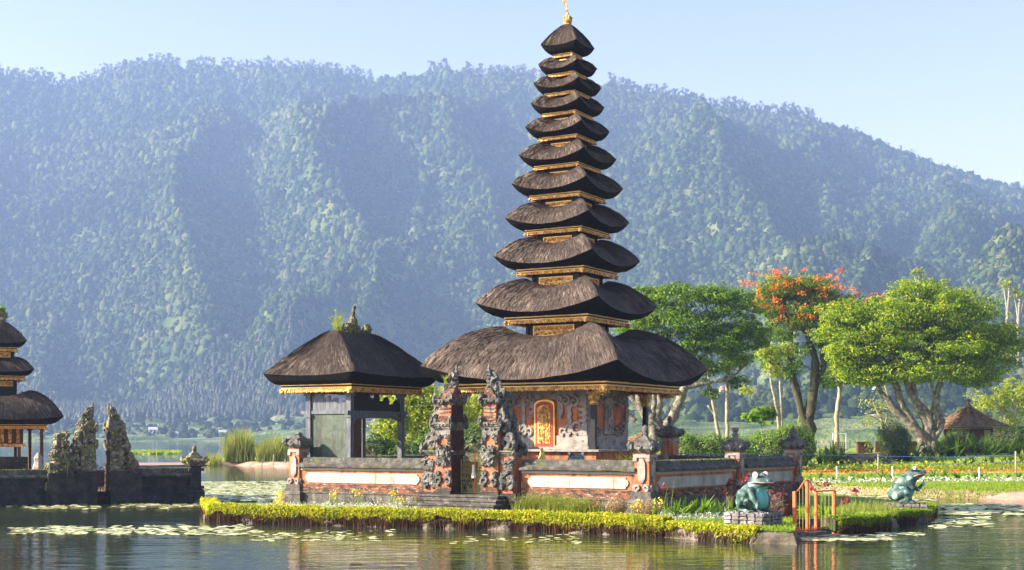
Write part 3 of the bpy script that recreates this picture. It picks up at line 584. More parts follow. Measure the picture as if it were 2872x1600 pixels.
b.slab_yz([(-.36, 2.9), (.36, 2.9), (.42, 3.0), (.34, 3.1), (.30, 3.9), (.42, 4.1), (.3, 4.24), (-.3, 4.24), (-.42, 4.1), (-.30, 3.9), (-.34, 3.1), (-.42, 3.0)], x0, x0+.09); b.build('niche_frame', K['carve'], meru)
b = MB(); b.span(x0+.09, x0+.11, -.2, .2, 3.12, 4.0)
for i in range(34): b.blob(x0+.125, random.uniform(-.15, .15), 3.18+.75*random.random(), .03, random.uniform(.025, .06), random.uniform(.03, .09), .4, 6, 5)
b.build('relief_figure', K['carve'], meru)
# carved door on the front face
def arch(w_, z0, z1, n=9): return [(-w_, z0), (w_, z0), (w_, z1-.18)]+[(w_*cos(pi*i/n)*.98, z1-.18+.18*sin(pi*i/n)**.8*(1 if 1 else 0)) for i in range(1, n)]+[(-w_, z1-.18)]
b = MB(); b.slab_xz(arch(.42, 2.40, 4.17), -W1-.10, -W1+.01); dr = b.shift(-.05).build('door', K['goldline'], meru)
b = MB(); b.slab_xz(arch(.36, 2.46, 4.10), -W1-.125, -W1-.09); b.shift(-.05).build('red_band', K['red'], dr)
b = MB(); b.slab_xz(arch(.27, 2.56, 3.98), -W1-.15, -W1-.12)
for k in range(120):
    sx = random.choice((-1, 1)); b.blob(sx*random.uniform(.03, .22), -W1-.16, 2.62+1.24*random.random(), random.uniform(.015, .035), .02, random.uniform(.02, .06), .3, 6, 4)
for k in range(7):
    for sx in (-1, 1): b.scroll(sx*.12, -W1-.155, 2.62+.18*k, .07, .016, sx)
b.span(-.012, .012, -W1-.185, -W1-.15, 2.58, 3.95); b.shift(-.05).build('gilded_leaf', K['gold'], dr)
for sx in (-1, 1):
    for sy in (-1, 1):
        b = MB(); b.box(sx*2.2, sy*2.2, 2.36, .17, .17, 2.1); b.box(sx*2.2, sy*2.2, 2.36, .26, .26, .12)
        p_ = b.build('post', K['blackwood'], meru); b = MB(); b.lathe([(.09, 3.95), (.12, 4.0), (.10, 4.08), (.17, 4.2), (.15, 4.3), (.2, 4.42)], sx*2.2, sy*2.2, 0, sq=True); b.blob(sx*2.2, sy*2.2, 4.2, .15, .15, .12, .3, 8, 5); b.build('gilded_capital', K['gold'], p_)
for sx, sy in ((1, -1), (-1, -1), (1, 1)):
    b = MB(); b.blob(sx*2.9, sy*2.9, 4.42, .25, .25, .12, .4, 10, 6); b.blob(sx*2.75, sy*2.75, 4.36, .2, .2, .09, .4, 10, 6); b.build('corner_rosette', K['gold'], meru)
# ------------------------------------------------------------------ open pavilion with thatched hip roof
BX, BY = -6.9, -4.2
bale = empty('pavilion', T(BX, BY), TA, 'open pavilion on grey posts with thatched hip roof and a faded green wall panel', 'pavilion')
roof(bale, 5.12, 2.06, L=.65, rise=1.62, rh=.16, ridge=1.05, lift=.10, dip=.0, drop=.42, trim=1.62, strands=1.6)
trim(bale, 4.72, 1.62, .65, .9)
PXY = [(-.68, -1.73), (1.15, -1.73), (-.68, 1.5), (1.15, 1.5)]
for x, y in PXY:
    b = MB(); b.box(x, y, .4, .2, .2, 4.2, jit=.006); b.box(x, y, 3.52, .27, .27, .12); b.box(x, y, 4.3, .3, .3, .15); b.build('post', K['greywood'], bale)
def beam(x0, x1, y0, y1, z0, z1, nm='beam'): b = MB(); b.span(x0, x1, y0, y1, z0, z1); return b.build(nm, K['greywood'], bale)
beam(-1.05, 1.05, -1.8, -1.66, 3.64, 3.76); beam(1.08, 1.22, -1.95, 1.85, 3.64, 3.76); beam(-1.0, 1.0, 1.43, 1.57, 3.64, 3.76); beam(-.75, -.61, -1.6, 1.4, 3.64, 3.76)
beam(-.6, 1.06, -1.8, -1.66, 4.42, 4.56); beam(1.08, 1.22, -1.62, 1.4, 4.42, 4.56)
b = MB(); b.span(-.58, 1.05, -1.75, -1.71, .4, 3.63); b.build('wall_panel', K['greenwall'], bale)
b = MB(); b.slab_yz([(-1.62, 3.62), (1.39, 3.62), (1.39, 3.38), (1.2, 3.46), (1.05, 3.50), (-1.25, 3.50), (-1.42, 3.45), (-1.5, 3.35), (-1.62, 3.2)], 1.1, 1.2); b.build('arched_beam', K['greywood'], bale)
def stepped(z0, steps):  # silhouette board with humps
    pl = [(steps[0][0], z0)]
    for (x, zz), (x2, _) in zip(steps[:-1], steps[1:]):
        pl.append((x, zz)); xm = (x+x2)/2; rr = (x2-x)*.3
        pl += [(x2-rr*1.6, zz)]+[(x2-rr+rr*cos(a), zz+rr*.9*sin(a)) for a in (pi, 2.4, 1.57, .8, .2)]
    pl.append((steps[-1][0], steps[-1][1])); pl.append((steps[-1][0], z0)); return pl
b = MB(); pl = stepped(3.76, [(-.58, 4.38), (-.3, 4.34), (0, 4.24), (.3, 4.16), (.62, 4.02), (1.04, 3.92)]); b.slab_xz(pl[::-1], -1.76, -1.72); b.build('carved_board', K['greywood'], bale)
b = MB(); pl = stepped(3.76, [(-1.62, 4.36), (-1.1, 4.38), (-.5, 4.24), (.1, 4.14), (.7, 4.02), (1.39, 3.9)]); b.slab_yz(pl, 1.13, 1.17); b.build('carved_board', K['blackwood'], bale)  # black here puts the shade of this side into the board's colour
b = MB(); b.span(-.72, -.66, -1.6, -.35, .4, 3.63); b.span(1.08, 1.14, -1.62, -1.0, .4, 3.5); b.build('back_partition', K['brownwood'], bale)
b = MB(); b.span(-1.1, 1.5, -2.1, 1.9, .2, 1.0); b.build('floor_plinth', K['concrete'], bale)
# weeds and carved stones on the ridge
b = MB(); zr_ = 6.70
for (y, h, r) in ((-.55, .28, .13), (-.25, .34, .15), (.0, .62, .17), (.3, .26, .14), (.6, .2, .12), (.9, .36, .16)):
    b.blob(0, y, zr_+h*.4, r, r*1.2, h*.6, .45, 10, 7); b.scroll(0, y, zr_+h*.5, r*.7, .05, random.choice((-1, 1)), 'y')
b.tube([(0, 0, zr_+.6), (0, .02, zr_+.82), (0, .08, zr_+.98)], [.09, .07, .03], 7); b.blob(0, .1, zr_+.98, .05, .1, .07, .3)
b.build('ridge_ornament', K['mossstone'], bale, smooth=True)
P = np.stack([RS.normal(size=500)*.13, RS.uniform(-.7, 1.4, 500), zr_-.08+.02*RS.normal(size=500)], 1); V1 = blades(P, .14, .02, .8)
P2 = np.stack([RS.normal(size=60)*.07, -.95+.1*RS.normal(size=60), zr_-.05+0*RS.normal(size=60)], 1); V2 = blades(P2, .8, .018, .5)
P3 = P2+np.array([0, 0, .3])+RS.normal(size=(60, 3))*np.array([.12, .16, .25]); V3 = leaves(P3, .12)
np_mesh('ridge_weeds', *merge([(V1[0][:, :], V1[1]), V2, V3]), K['leafyel'], bale)
# ------------------------------------------------------------------ compound wall
LX, RX, FY, BYY = -7.58, 6.2, -6.6, 5.0
CC = Vector((RX, FY, 0)); RR = Vector((7.2, 4.75, 0))       # front right corner and the far right pillar (temple frame)
GROUND = .36
def wall_run(a, c, label, panels, zc=2.06, bricks=True):
    """a, c: ends in the temple frame. builds along +x then turns"""
    a = Vector((a[0], a[1], 0)); c = Vector((c[0], c[1], 0)); L = (c-a).length; ang = math.atan2(c.y-a.y, c.x-a.x); o = T(a.x, a.y); e = empty('compound_wall', o, TA+ang, label, 'wall', 'orange plastered wall runs of the pagoda compound')
    b = MB(); b.span(0, L, -.24, .24, .0, .80); b.span(0, L, -.27, .27, .80, .86); b.build('stone_footing', K['concrete'], e)
    b = MB(); b.span(0, L, -.22, .22, .86, .95); b.span(0, L, -.205, .205, .95, 1.03); b.span(0, L, -.19, .19, 1.03, 1.12); b.build('brick_course', K['brick'], e)
    b = MB(); b.span(0, L, -.15, .15, 1.12, 1.62); b.build('plaster_band', K['orange'], e)
    b = MB(); b.span(0, L, -.19, .19, 1.62, 1.65); b.span(0, L, -.175, .175, 1.65, 1.69); b.build('white_moulding', K['white'], e)
    b = MB(); b.span(0, L, -.165, .165, 1.69, 1.73); b.build('orange_moulding', K['orange'], e)
    n = max(8, int(L/.25)); seed = random.random()*90; prof = [(-.36, 1.73), (.36, 1.73), (.37, 1.80), (.14, 1.90), (.13, zc-.02), (0, zc+.015), (-.13, zc-.02), (-.14, 1.90), (-.37, 1.80)]
    b = MB(); b.sweep([(p, q) for p, q in prof], lambda i, p, q: (L*i/(n-1), p+.012*noise.noise(Vector((i*.7, p*3, seed))), q+.03*noise.noise(Vector((i*.5+seed, p*4, 1)))), n); b.build('coping', K['coping'], e)
    for (p0, p1) in panels:
        x0, x1 = p0*L, p1*L; h0, h1 = 1.17, 1.53; k = .11
        b = MB(); pl = [(x0+k, h0), (x1-k, h0), (x1-k+.02, h0+.06), (x1-.03, h0+.09), (x1, (h0+h1)/2), (x1-.03, h1-.09), (x1-k+.02, h1-.06), (x1-k, h1), (x0+k, h1), (x0+k-.02, h1-.06), (x0+.03, h1-.09), (x0, (h0+h1)/2), (x0+.03, h0+.09), (x0+k-.02, h0+.06)]
        b.slab_xz(pl, -.19, -.14)
        for xx in np.arange(x0+.75, x1-.3, .78): pass
        pn = b.build('white_panel', K['white'], e)
        b = MB()
        for xx in np.arange(x0+.75, x1-.3, .78): b.span(xx, xx+.008, -.1925, -.189, h0, h1)
        b.build('panel_joint', K['coping'], pn)
    P = np.stack([RS.rand(int(L*90))*L, RS.normal(size=int(L*90))*.1, np.full(int(L*90), zc-.03)], 1); V = blades(P, .045, .02, 1.0); mo_ = np_mesh('moss', *V, K['leafyel'] if zc > 2 else K['grass'], e)
    return e
GX0, GX1 = -1.82, 1.95
wall_run((LX+.2, FY), (GX0+.05, FY), 'lit wall run with white panel in front of the pavilion, left of the split gate', [(.05, .93)])
wall_run((GX1-.1, FY), (RX-.2, FY), 'lit wall run with white panel between the split gate and the ball topped pillar', [(.06, .93)])
MIDP = CC+(RR-CC)*.56
wall_run(CC+(RR-CC)*.02, CC+(RR-CC)*.535, 'shaded right hand wall run with white panel nearest the ball topped corner pillar', [(.05, .95)])
wall_run(CC+(RR-CC)*.585, CC+(RR-CC)*.975, 'shaded wall run with white panel just above the seated frog, farthest on the right', [(.05, .95)])
wall_run((RR.x, RR.y+.2), (LX-.2, BYY+.2), 'back wall of the pagoda compound behind the shrine', [])
wall_run((LX-.27, BYY), (LX-.27, FY+.4), 'left side wall of the pagoda compound running back beside the pavilion', [])
def pillar(x, y, label, fin, rz=0, s=1.0, ztop=2.62, fr=K['orange']):
    e = empty('wall_pillar', T(x, y), TA+rz, label, 'pillar', 'pillars of the pagoda compound wall')
    w0 = .25*s; b = MB(); b.lathe([(.44*s, 0), (.44*s, .72), (.46*s, .74), (.46*s, .84), (.36*s, .86), (.36*s, .95), (.33*s, .95), (.33*s, 1.10)], sq=True); b.build('footing', K['concrete'], e)
    b = MB(); b.lathe([(w0, 1.10), (w0, ztop-.42)], sq=True); b.build('shaft', fr, e)
    b = MB()
    for a in range(4):
        bb = MB(); cx = 0; bb.slab_xz([(-.05, 1.38), (.05, 1.38), (.12, 1.5), (.13, 1.75), (.12, 2.0), (.05, 2.12), (-.05, 2.12), (-.12, 2.0), (-.13, 1.75), (-.12, 1.5)], -w0-.05, -w0+.01); bb.shift(rz=a*pi/2); b.add(bb.v, bb.f)
        bb = MB(); bb.scroll(-.14, -w0-.03, 1.10, .11, .055, -1); bb.scroll(.14, -w0-.03, 1.10, .11, .055, 1); bb.span(-w0-.03, w0+.03, -w0-.04, -w0+.02, ztop-.46, ztop-.36); bb.box(-w0+.03, -w0-.01, ztop-.58, .12, .08, .12); bb.box(w0-.03, -w0-.01, ztop-.58, .12, .08, .12); bb.shift(rz=a*pi/2); b.add(bb.v, bb.f)
    b.build('shaft_ornament', K['carve'], e)
    b = MB(); z = ztop-.36; b.lathe([(.24*s, z), (.27*s, z+.04), (.24*s, z+.07)], sq=True); b.build('red_collar', fr, e)
    b = MB(); b.lathe([(.28*s, z+.05), (.34*s, z+.12), (.40*s, z+.18), (.40*s, z+.26), (.36*s, z+.28), (.35*s, z+.34)], sq=True)
    for a in range(4):
        th = pi/4+a*pi/2; b.blob(.50*s*cos(th), .50*s*sin(th), z+.27, .10, .10, .15, .45, 8, 6); b.blob(.38*s*cos(th-pi/4), .38*s*sin(th-pi/4), z+.2, .1, .1, .09, .4, 8, 6)
    zz = z+.34
    for k in range(4): r = (.30-.065*k)*s; b.lathe([(r, zz+.055*k), (r, zz+.055*k+.035), (r-.04, zz+.055*k+.055)], sq=True)
    zz += .22
    if fin == 'ball':
        b.lathe([(.08, zz), (.05, zz+.06), (.09, zz+.09), (.05, zz+.12)], n=10); b.blob(0, 0, zz+.22, .10, .10, .12, .08, 12, 8); b.lathe([(.03, zz+.33), (.01, zz+.37)], n=6)
    elif fin == 'block': b.lathe([(.10, zz), (.13, zz+.08), (.07, zz+.12), (.12, zz+.2), (.13, zz+.3), (.09, zz+.32)], n=8)
    elif fin == 'cone':
        for k in range(5): r = (.24-.04*k)*s; b.lathe([(r, zz-.1+.08*k), (r+.02, zz-.1+.08*k+.05), (r-.03, zz-.1+.08*k+.08)], n=10)
        b.lathe([(.05, zz+.28), (.02, zz+.38)], n=6)
    elif fin == 'flat': b.lathe([(.16*s, zz-.02), (.05*s, zz+.05)], sq=True)
    b.build('capital', K['stone'], e, smooth=False); return e
pillar(LX, FY, 'left front corner pillar below the pavilion with a flared grey cap', 'flat', 0, .92, 2.72)
pillar(RX, FY, 'ball topped corner pillar where the lit front wall meets the shaded side wall', 'ball', 0, 1.0, 2.62)
pillar(MIDP.x, MIDP.y, 'middle pillar of the shaded right hand wall with a blocky finial', 'block', 0, .95, 2.62)
pillar(RR.x, RR.y, 'far right end pillar of the compound wall with a ringed cone finial', 'cone', 0, 1.0, 2.66)
pillar(-2.6, BYY+.2, 'dark pillar at the back of the compound seen through the pavilion', 'ball', 0, 1.0, 2.9)
pillar(1.9, BYY+.2, 'pillar at the back of the compound seen through the split gate', 'ball', 0, 1.1, 3.1)
# ------------------------------------------------------------------ split gate towers
def gate_half(sg, xin, label, plant, fr=None, mt=None, grp='two halves of the split gate of the pagoda compound', shoulder=False):
    """sg=-1 left half, +1 right half; inner face at x=xin, steps outward"""
    mt = mt or dict(foot=K['darkstone'], core=K['orange'], brick=K['brick'], inner=K['innerbrick'], carve=K['stone'])
    loc, ang, scl = fr or (T(xin, FY-.1), TA, 1.0)
    e = empty('gate_tower', loc, ang, label, 'gate tower', grp, scl)
    X = lambda u: sg*u        # u grows outward from the inner face
    def bx(m, u0, u1, y0, y1, z0, z1): m.span(min(X(u0), X(u1)), max(X(u0), X(u1)), y0, y1, z0, z1)
    D = .40
    b = MB(); bx(b, -.02, .70, -.5, .5, .2, .90); bx(b, .0, .66, -.46, .46, .90, 1.0); bx(b, .70, 1.3, -.42, .42, .2, .95); b.build('footing', mt['foot'], e)
    b = MB(); bx(b, .0, .62, -D, D, 1.0, 3.02); bx(b, .62, 1.12, -.30, .30, .95, 2.15); bx(b, .03, .52, -.36, .36, 3.3, 3.9); bx(b, .52, .8, -.24, .24, 3.02, 3.3)
    b.build('brick_core', mt['core'], e)
    b = MB(); bx(b, -.01, .6, -D-.015, -D, 1.0, 1.18)
    b.build('brick_step', mt['brick'], e); b = MB()
    for k in range(5): bx(b, .0, .52-.07*k, -.36+.04*k, .36-.04*k, 4.08+.07*k, 4.15+.07*k)
    b.build('brick_step', mt['brick'], e); b = MB()
    for k in range(4): bx(b, .02, .55-.02*k, -.385+.01*k, .385-.01*k, 3.36+.05*k, 3.41+.05*k)
    b.build('brick_step', mt['brick'], e)
    b = MB(); bx(b, -.014, .0, -D+.02, D-.02, 1.0, 3.02); bx(b, .0, .03, -.37, .37, 3.3, 3.88); b.build('inner_face', mt['inner'], e)  # inner faces darker than the core, their shade put into the colour
    b = MB()
    def cornice(u1, d, z0, z1): 
        h = (z1-z0)/4
        for k in range(4): bx(b, -.03*k, u1+.05*k, -d-.04*k, d+.04*k, z0+h*k, z0+h*(k+1)-.004)
    cornice(.66, D, 3.02, 3.30); cornice(.54, .36, 3.88, 4.08); cornice(1.14, .30, 2.15, 2.36)
    for zz in (3.62, 3.74): bx(b, .06, .50, -.395, .395, zz, zz+.05)
    # carved masks, corner scrolls and niches on the front, sides and inner face
    for yf in (-1, 1):
        y = yf*(D+.04)
        for (u, z, rx, rz_) in ((.14, 2.12, .15, .2), (.42, 2.1, .17, .24), (.3, 2.28, .16, .18), (.27, 1.98, .2, .14), (.44, 2.38, .12, .14), (.16, 2.42, .1, .1)): b.blob(X(u), y, z, rx, .12, rz_, .5, 12, 8)
        for (u, z, r, fl) in ((.12, 1.20, .16, -1), (.46, 1.20, .15, 1), (.13, 1.52, .09, -1), (.50, 1.5, .08, 1), (.15, 1.88, .1, 1), (.5, 1.9, .1, -1)): b.scroll(X(u), y, z, r, .07, fl*sg)
        bx(b, .02, .62, min(y, y-yf*.1), max(y, y-yf*.1), 2.86, 3.02)
        for (u, z) in ((.08, 2.74), (.54, 2.74), (.16, 2.82), (.46, 2.82), (.06, 2.64), (.56, 2.64)): b.blob(X(u), y, z, .08, .07, .09, .45, 8, 6)
        bx(b, .02, .14, min(y, y-yf*.06), max(y, y-yf*.06), 2.5, 2.66)
    for (z0, r) in ((1.12, .20), (1.3, .14)):
        for u in (.78, 1.02): b.scroll(X(u), -.34, z0, r, .09, sg if u > .9 else -sg); b.blob(X(u), -.34, z0+.16, .12, .1, .14, .5, 9, 6)
    b.blob(X(.95), -.34, 1.66, .18, .1, .16, .5); b.blob(X(.85), -.33, 1.92, .14, .09, .12, .5); b.blob(X(1.08), -.33, 1.98, .12, .09, .14, .5)
    for k in range(4): bx(b, .66+.06*k, 1.18-.02*k, -.36, -.3, 1.98-.07*k, 2.03-.07*k)
    # outward wings: curled stone flames standing on the steps
    for (u, z, r, th) in ((1.0, 2.36, .19, .10), (.78, 2.40, .22, .12), (.92, 2.62, .17, .10), (.72, 3.02, .21, .12), (.60, 3.30, .22, .12), (.74, 3.34, .15, .09), (.58, 3.62, .17, .10), (.50, 4.08, .17, .10), (.36, 4.3, .15, .09), (.26, 4.56, .14, .08)):
        for yy in ((-.2, .2) if r > .16 and z < 4 else (0,)): b.scroll(X(u), yy, z, r, th, sg, turns=1.0)
        b.blob(X(u-.03), 0, z+r*.7, r*.75, .24 if z < 4 else .16, r*.95, .35, 11, 8)
    for (u, z, a, c) in ((.86, 2.75, .14, .34), (.68, 3.15, .12, .3), (.60, 3.75, .10, .3)): b.blob(X(u), 0, z, a, .2, c, .4, 10, 8, tilt=0)
    # corner antefixes of every cornice
    for (z, d, u1) in ((3.34, D+.08, .74), (4.1, .44, .62), (2.4, .38, 1.2)):
        for yy in (-d, d):
            for u in ((-.02, u1) if z > 2.5 else (u1,)): b.blob(X(u), yy, z-.05, .085, .085, .17, .5, 8, 6); b.blob(X(u), yy, z+.1, .06, .06, .1, .5, 8, 6)
            for u in (.15, .3, .45): b.blob(X(u), yy, z-.1, .06, .05, .07, .4, 7, 5)
    # crown
    for (u, z, a, c) in ((.16, 4.5, .15, .16), (.34, 4.48, .12, .14), (.12, 4.68, .12, .18), (.28, 4.72, .12, .14), (.1, 4.9, .09, .14)): b.blob(X(u), 0, z, a, .16, c, .45, 11, 8)
    b.scroll(X(.2), -.02, 4.68, .15, .07, sg, turns=1.3); b.scroll(X(.4), -.02, 4.45, .12, .06, sg, turns=1.2)
    b.lathe([(.07, 4.75), (.055, 4.95), (.07, 5.0), (.04, 5.06), (.05, 5.1), (.008, 5.26)], X(.04), 0, 0, n=8)
    for k in range(26):
        u = random.uniform(.0, .62); z = random.choice((random.uniform(3.0, 3.35), random.uniform(3.9, 4.15), random.uniform(1.85, 2.5))); b.blob(X(u), -D-.05, z, .04, .035, .05, .5, 6, 5)
    if grp[0:21] == 'two halves of the lic': cb = MB(); bx(cb, -.02, 1.36 if not shoulder else 1.2, -.62, .5, .3, 2.0); bx(cb, 1.0, 1.3, -.66, .5, .3, 2.25) if shoulder else None; bx(cb, 1.2, 2.08, -.5, .5, .3, 2.05) if shoulder else None; bx(cb, .0, .9, -.66, .5, 2.0, 2.12); cb.build('lower_block', K['darkstone'], e)
    if shoulder:
        bx(b, 1.2, 2.0, -.34, .34, .2, 2.5); bx(b, 1.15, 1.75, -.3, .3, 2.5, 3.1); bx(b, 1.12, 1.8, -.36, .36, 2.4, 2.55); bx(b, 1.2, 1.62, -.24, .24, 3.1, 3.7); bx(b, 1.12, 1.68, -.3, .3, 3.35, 3.48)
        for (u, z, r) in ((1.95, 2.2, .2), (1.9, 1.8, .2), (1.8, 2.75, .2), (1.68, 3.1, .18), (1.6, 3.6, .16), (1.3, 3.7, .14), (2.05, 1.4, .2)):
            for yy in (-.2, .2): b.scroll(X(u-.1), yy, z-.1, r, .10, sg)
        for k in range(60): u = random.uniform(1.15, 1.85); b.blob(X(u), -.36, random.uniform(1.3, 3.9-(u-1.15)*1.6), random.uniform(.05, .12), .09, random.uniform(.05, .13), .5, 8, 6)
    b.build('stone_carving', mt['carve'], e, smooth=False)
    if plant:
        P = np.tile(np.array([[X(.4), -.1, 4.62]]), (26, 1))+RS.normal(size=(26, 3))*.03; np_mesh('weed', *blades(P, .3, .035, .9), K['leafyel'], e)
    P, N = clumps(np.array([[X(.9), -.25, 2.4]]), np.array([[.18, .1, .06]]), 120); np_mesh('moss', *leaves(P, .06, N), K['leafyel'], e)
    return e
gate_half(-1, -.68, 'left half of the tall split gate with weeds near its crown', True)
gate_half(1, .525, 'right half of the tall split gate with big curled stone wings', False)
# steps before the gate
e = empty('stone_steps', T(-.1, FY-1.2), TA, 'low grey stone steps leading up to the split gate', 'steps')
for k, (hw, y0, y1, z0, z1) in enumerate(((2.5, -1.0, 1.3, .2, .46), (1.75, -.45, 1.2, .46, .62), (1.62, -.1, 1.15, .62, .76), (1.5, .2, 1.6, .76, .88))):
    b = MB(); b.span(-hw, hw, y0, y1, z0, z1-.05); b.span(-hw-.04, hw+.04, y0-.04, y1-.001, z1-.05, z1); b.build('step', K['concrete'] if k % 2 == 0 else K['coping'], e)
# iron gate in the opening
g = empty('iron_gate', T(-.1, FY+.1), TA, 'ornate yellow green iron gate with two leaves closed between the split gate towers', 'gate')
for sg in (-1, 1):
    b = MB()
    for x in (.02, .56): b.tube([(sg*x, 0, .9), (sg*x, 0, 2.05)], .018, 6)
    for zz in (.93, 1.25, 1.72): b.tube([(sg*.02, 0, zz), (sg*.56, 0, zz)], .014, 6)
    for x in (.12, .2, .29, .38, .46): b.tube([(sg*x, 0, 1.25), (sg*x, 0, 1.8+.55*(1-x))], .009, 5); b.blob(sg*x, 0, 1.82+.55*(1-x), .022, .012, .05)
    for cx_ in (.16, .42): b.tube([(sg*cx_+.115*cos(a), 0, 1.09+.135*sin(a)) for a in np.linspace(0, 2*pi, 15)], .012, 5); b.tube([(sg*cx_+.06*cos(a), 0, 1.09+.07*sin(a)) for a in np.linspace(0, 2*pi, 11)], .010, 5)
    for zz in (1.35, 1.55, 1.78, 1.95):
        for x in (.12, .3, .46): b.scroll(sg*x, 0, zz, .065, .010, random.choice((-1, 1)), turns=1.4)
    b.build('gate_leaf', K['yellowiron'], g)
b = MB(); b.tube([(0, -.03, .9), (0, -.03, 2.3)], .022, 6); b.build('centre_post', K['rustgate'], g)
c = MB(); c.lathe([(.02, .42), (.05, .36), (.055, .2), (.09, .05), (.075, 0)], n=9); c.blob(0, 0, .42, .05, .03, .03); tag(c.build('knotted_cloth', K['cloth'], loc=T(-.12, FY+.02, 1.42)), 'white knotted cloth hanging from the post of the yellow iron gate', 'cloth')
# ------------------------------------------------------------------ left walled island with three-tier pagoda
LTA = radians(31); LO = Vector((-20.9, 56.2, 0))
def TL(x, y, z=0): return Vector((LO.x+x*cos(LTA)-y*sin(LTA), LO.y+x*sin(LTA)+y*cos(LTA), z))
m3 = empty('small_pagoda', (-23.15, 62.5, 0), LTA-radians(2), 'smaller pagoda with three thatched roofs cut off by the left edge of the photo', 'pagoda')
T3 = [(3.72, 2.3, 1.2), (5.85, 1.22, .58), (7.15, .95, .9)]
for i, (z, S, rs_) in enumerate(T3):
    if i == 2: roof(m3, z, S, rise=rs_, rh=.14, apex=True, drop=.30, trim=.62, lift=.14)
    else: roof(m3, z, S, rise=rs_, drop=.36 if i == 0 else .30, trim=.74*S, lift=.14)
    trim(m3, z-(.36 if i == 0 else .30), (.62 if i == 2 else .74*S), 0, .6)
    if i < 2: neck(m3, z+.5*rs_, T3[i+1][0]-.42, .55 if i == 0 else .46, s=.55)
b = MB(); zt = 8.0; b.lathe([(.16, 0), (.24, .12), (.17, .25), (.22, .4), (.12, .55), (.05, .62)], z=zt, n=9); b.build('stone_finial', K['mossstone'], m3)
P, N = clumps(np.array([[0, 0, zt+.6], [-.1, 0, zt+.5], [.12, .1, zt+.35]]), np.array([[.2, .2, .2]]*3), 90); np_mesh('crown_weed', *leaves(P, .13, N), K['leafmid'], m3)
b = MB(); b.span(-1.5, 1.3, -.9, 1.2, .3, 1.2); b.span(-1.3, 1.05, -.7, 1.0, 1.2, 1.9); b.build('stone_base', K['darkstone'], m3)
for sx in (-1, 1):
    for sy in (-1, 1): b = MB(); b.box(sx*1.5, sy*1.5, .5, .13, .13, 2.85); b.box(sx*1.5, sy*1.5, 3.1, .2, .2, .12); b.build('post', K['brownwood'], m3)
b = MB(); b.span(-.85, .85, -.6, .7, 2.5, 3.3); b.build('shrine_box', K['brownwood'], m3)
b = MB(); b.span(-.95, .95, -.7, .8, 2.35, 2.5)
for k in range(5): b.span(-.8+.34*k, -.66+.34*k, -.63, -.6, 2.55, 3.2); b.span(.85, .88, -.5+.25*k, -.38+.25*k, 2.55, 3.2)
b.build('gilded_slat', K['gold'], m3); b = MB(); [b.box(sx*.7, sy*.5, 1.9, .12, .12, .5) for sx in (-1, 1) for sy in (-1, 1)]; b.build('box_leg', K['brownwood'], m3)
def lwall(x0, x1, label):
    e = empty('stone_wall', TL(x0, 0), LTA, label, 'wall', 'dark stone wall runs of the left temple island'); L = x1-x0
    b = MB(); b.span(0, L, -.26, .3, -.6, .42); b.span(0, L, -.22, .26, .42, .52); b.build('footing', K['darkstone'], e)
    b = MB(); b.span(0, L, -.16, .2, .52, 1.12); b.span(.12, L-.12, -.19, -.155, .60, .98); b.span(0, L, -.2, .24, 1.0, 1.08); b.build('dark_panel', K['darkstone'], e)
    n = 30; prof = [(-.30, 1.10), (.32, 1.10), (.3, 1.2), (.12, 1.27), (.1, 1.46), (-.1, 1.46), (-.12, 1.27), (-.3, 1.2)]
    b = MB(); b.sweep(prof, lambda i, p, q: (L*i/(n-1), p, q+.03*noise.noise(Vector((i*.6, p*4, 1)))), n); b.build('coping', K['coping'], e)
    P = np.stack([RS.rand(int(L*60))*L, RS.normal(size=int(L*60))*.09, np.full(int(L*60), 1.44)], 1); np_mesh('moss', *blades(P, .05, .02, 1.0), K['grass'], e)
TLR = 8.15
lwall(-3.5, 3.1, 'dark wet stone wall from the left photo edge to the lichen covered gate')
lwall(5.15, TLR-.2, 'dark wet stone wall between the lichen covered split gate and the moss capped end pillar')
for (y0, lb) in ((6.2, 'back wall of the left temple island'),):
    e = empty('stone_wall', TL(-4, y0), LTA, lb, 'wall', 'dark stone wall runs of the left temple island'); b = MB(); b.span(0, 12.2, -.16, .16, -.5, 1.1); b.build('wall_body', K['brick'], e); b = MB(); b.span(0, 12.2, -.24, .24, 1.1, 1.25); b.build('coping', K['coping'], e)
e = empty('stone_wall', TL(TLR, 0), LTA, 'right end wall of the left temple island running back from the moss capped pillar', 'wall', 'dark stone wall runs of the left temple island'); b = MB(); b.span(-.2, .16, .2, 6.3, -.5, 1.15); b.build('wall_body', K['darkstone'], e); b = MB(); b.span(-.28, .22, .2, 6.3, 1.15, 1.4); b.build('coping', K['coping'], e)
b = MB(); b.add([tuple(TL(-8, .1, .5)), tuple(TL(8, .1, .5)), tuple(TL(8, 6, .5)), tuple(TL(-8, 6, .5))], [(0, 1, 2, 3)]); tag(b.build('left_temple_ground', K['sand']), kind='structure')
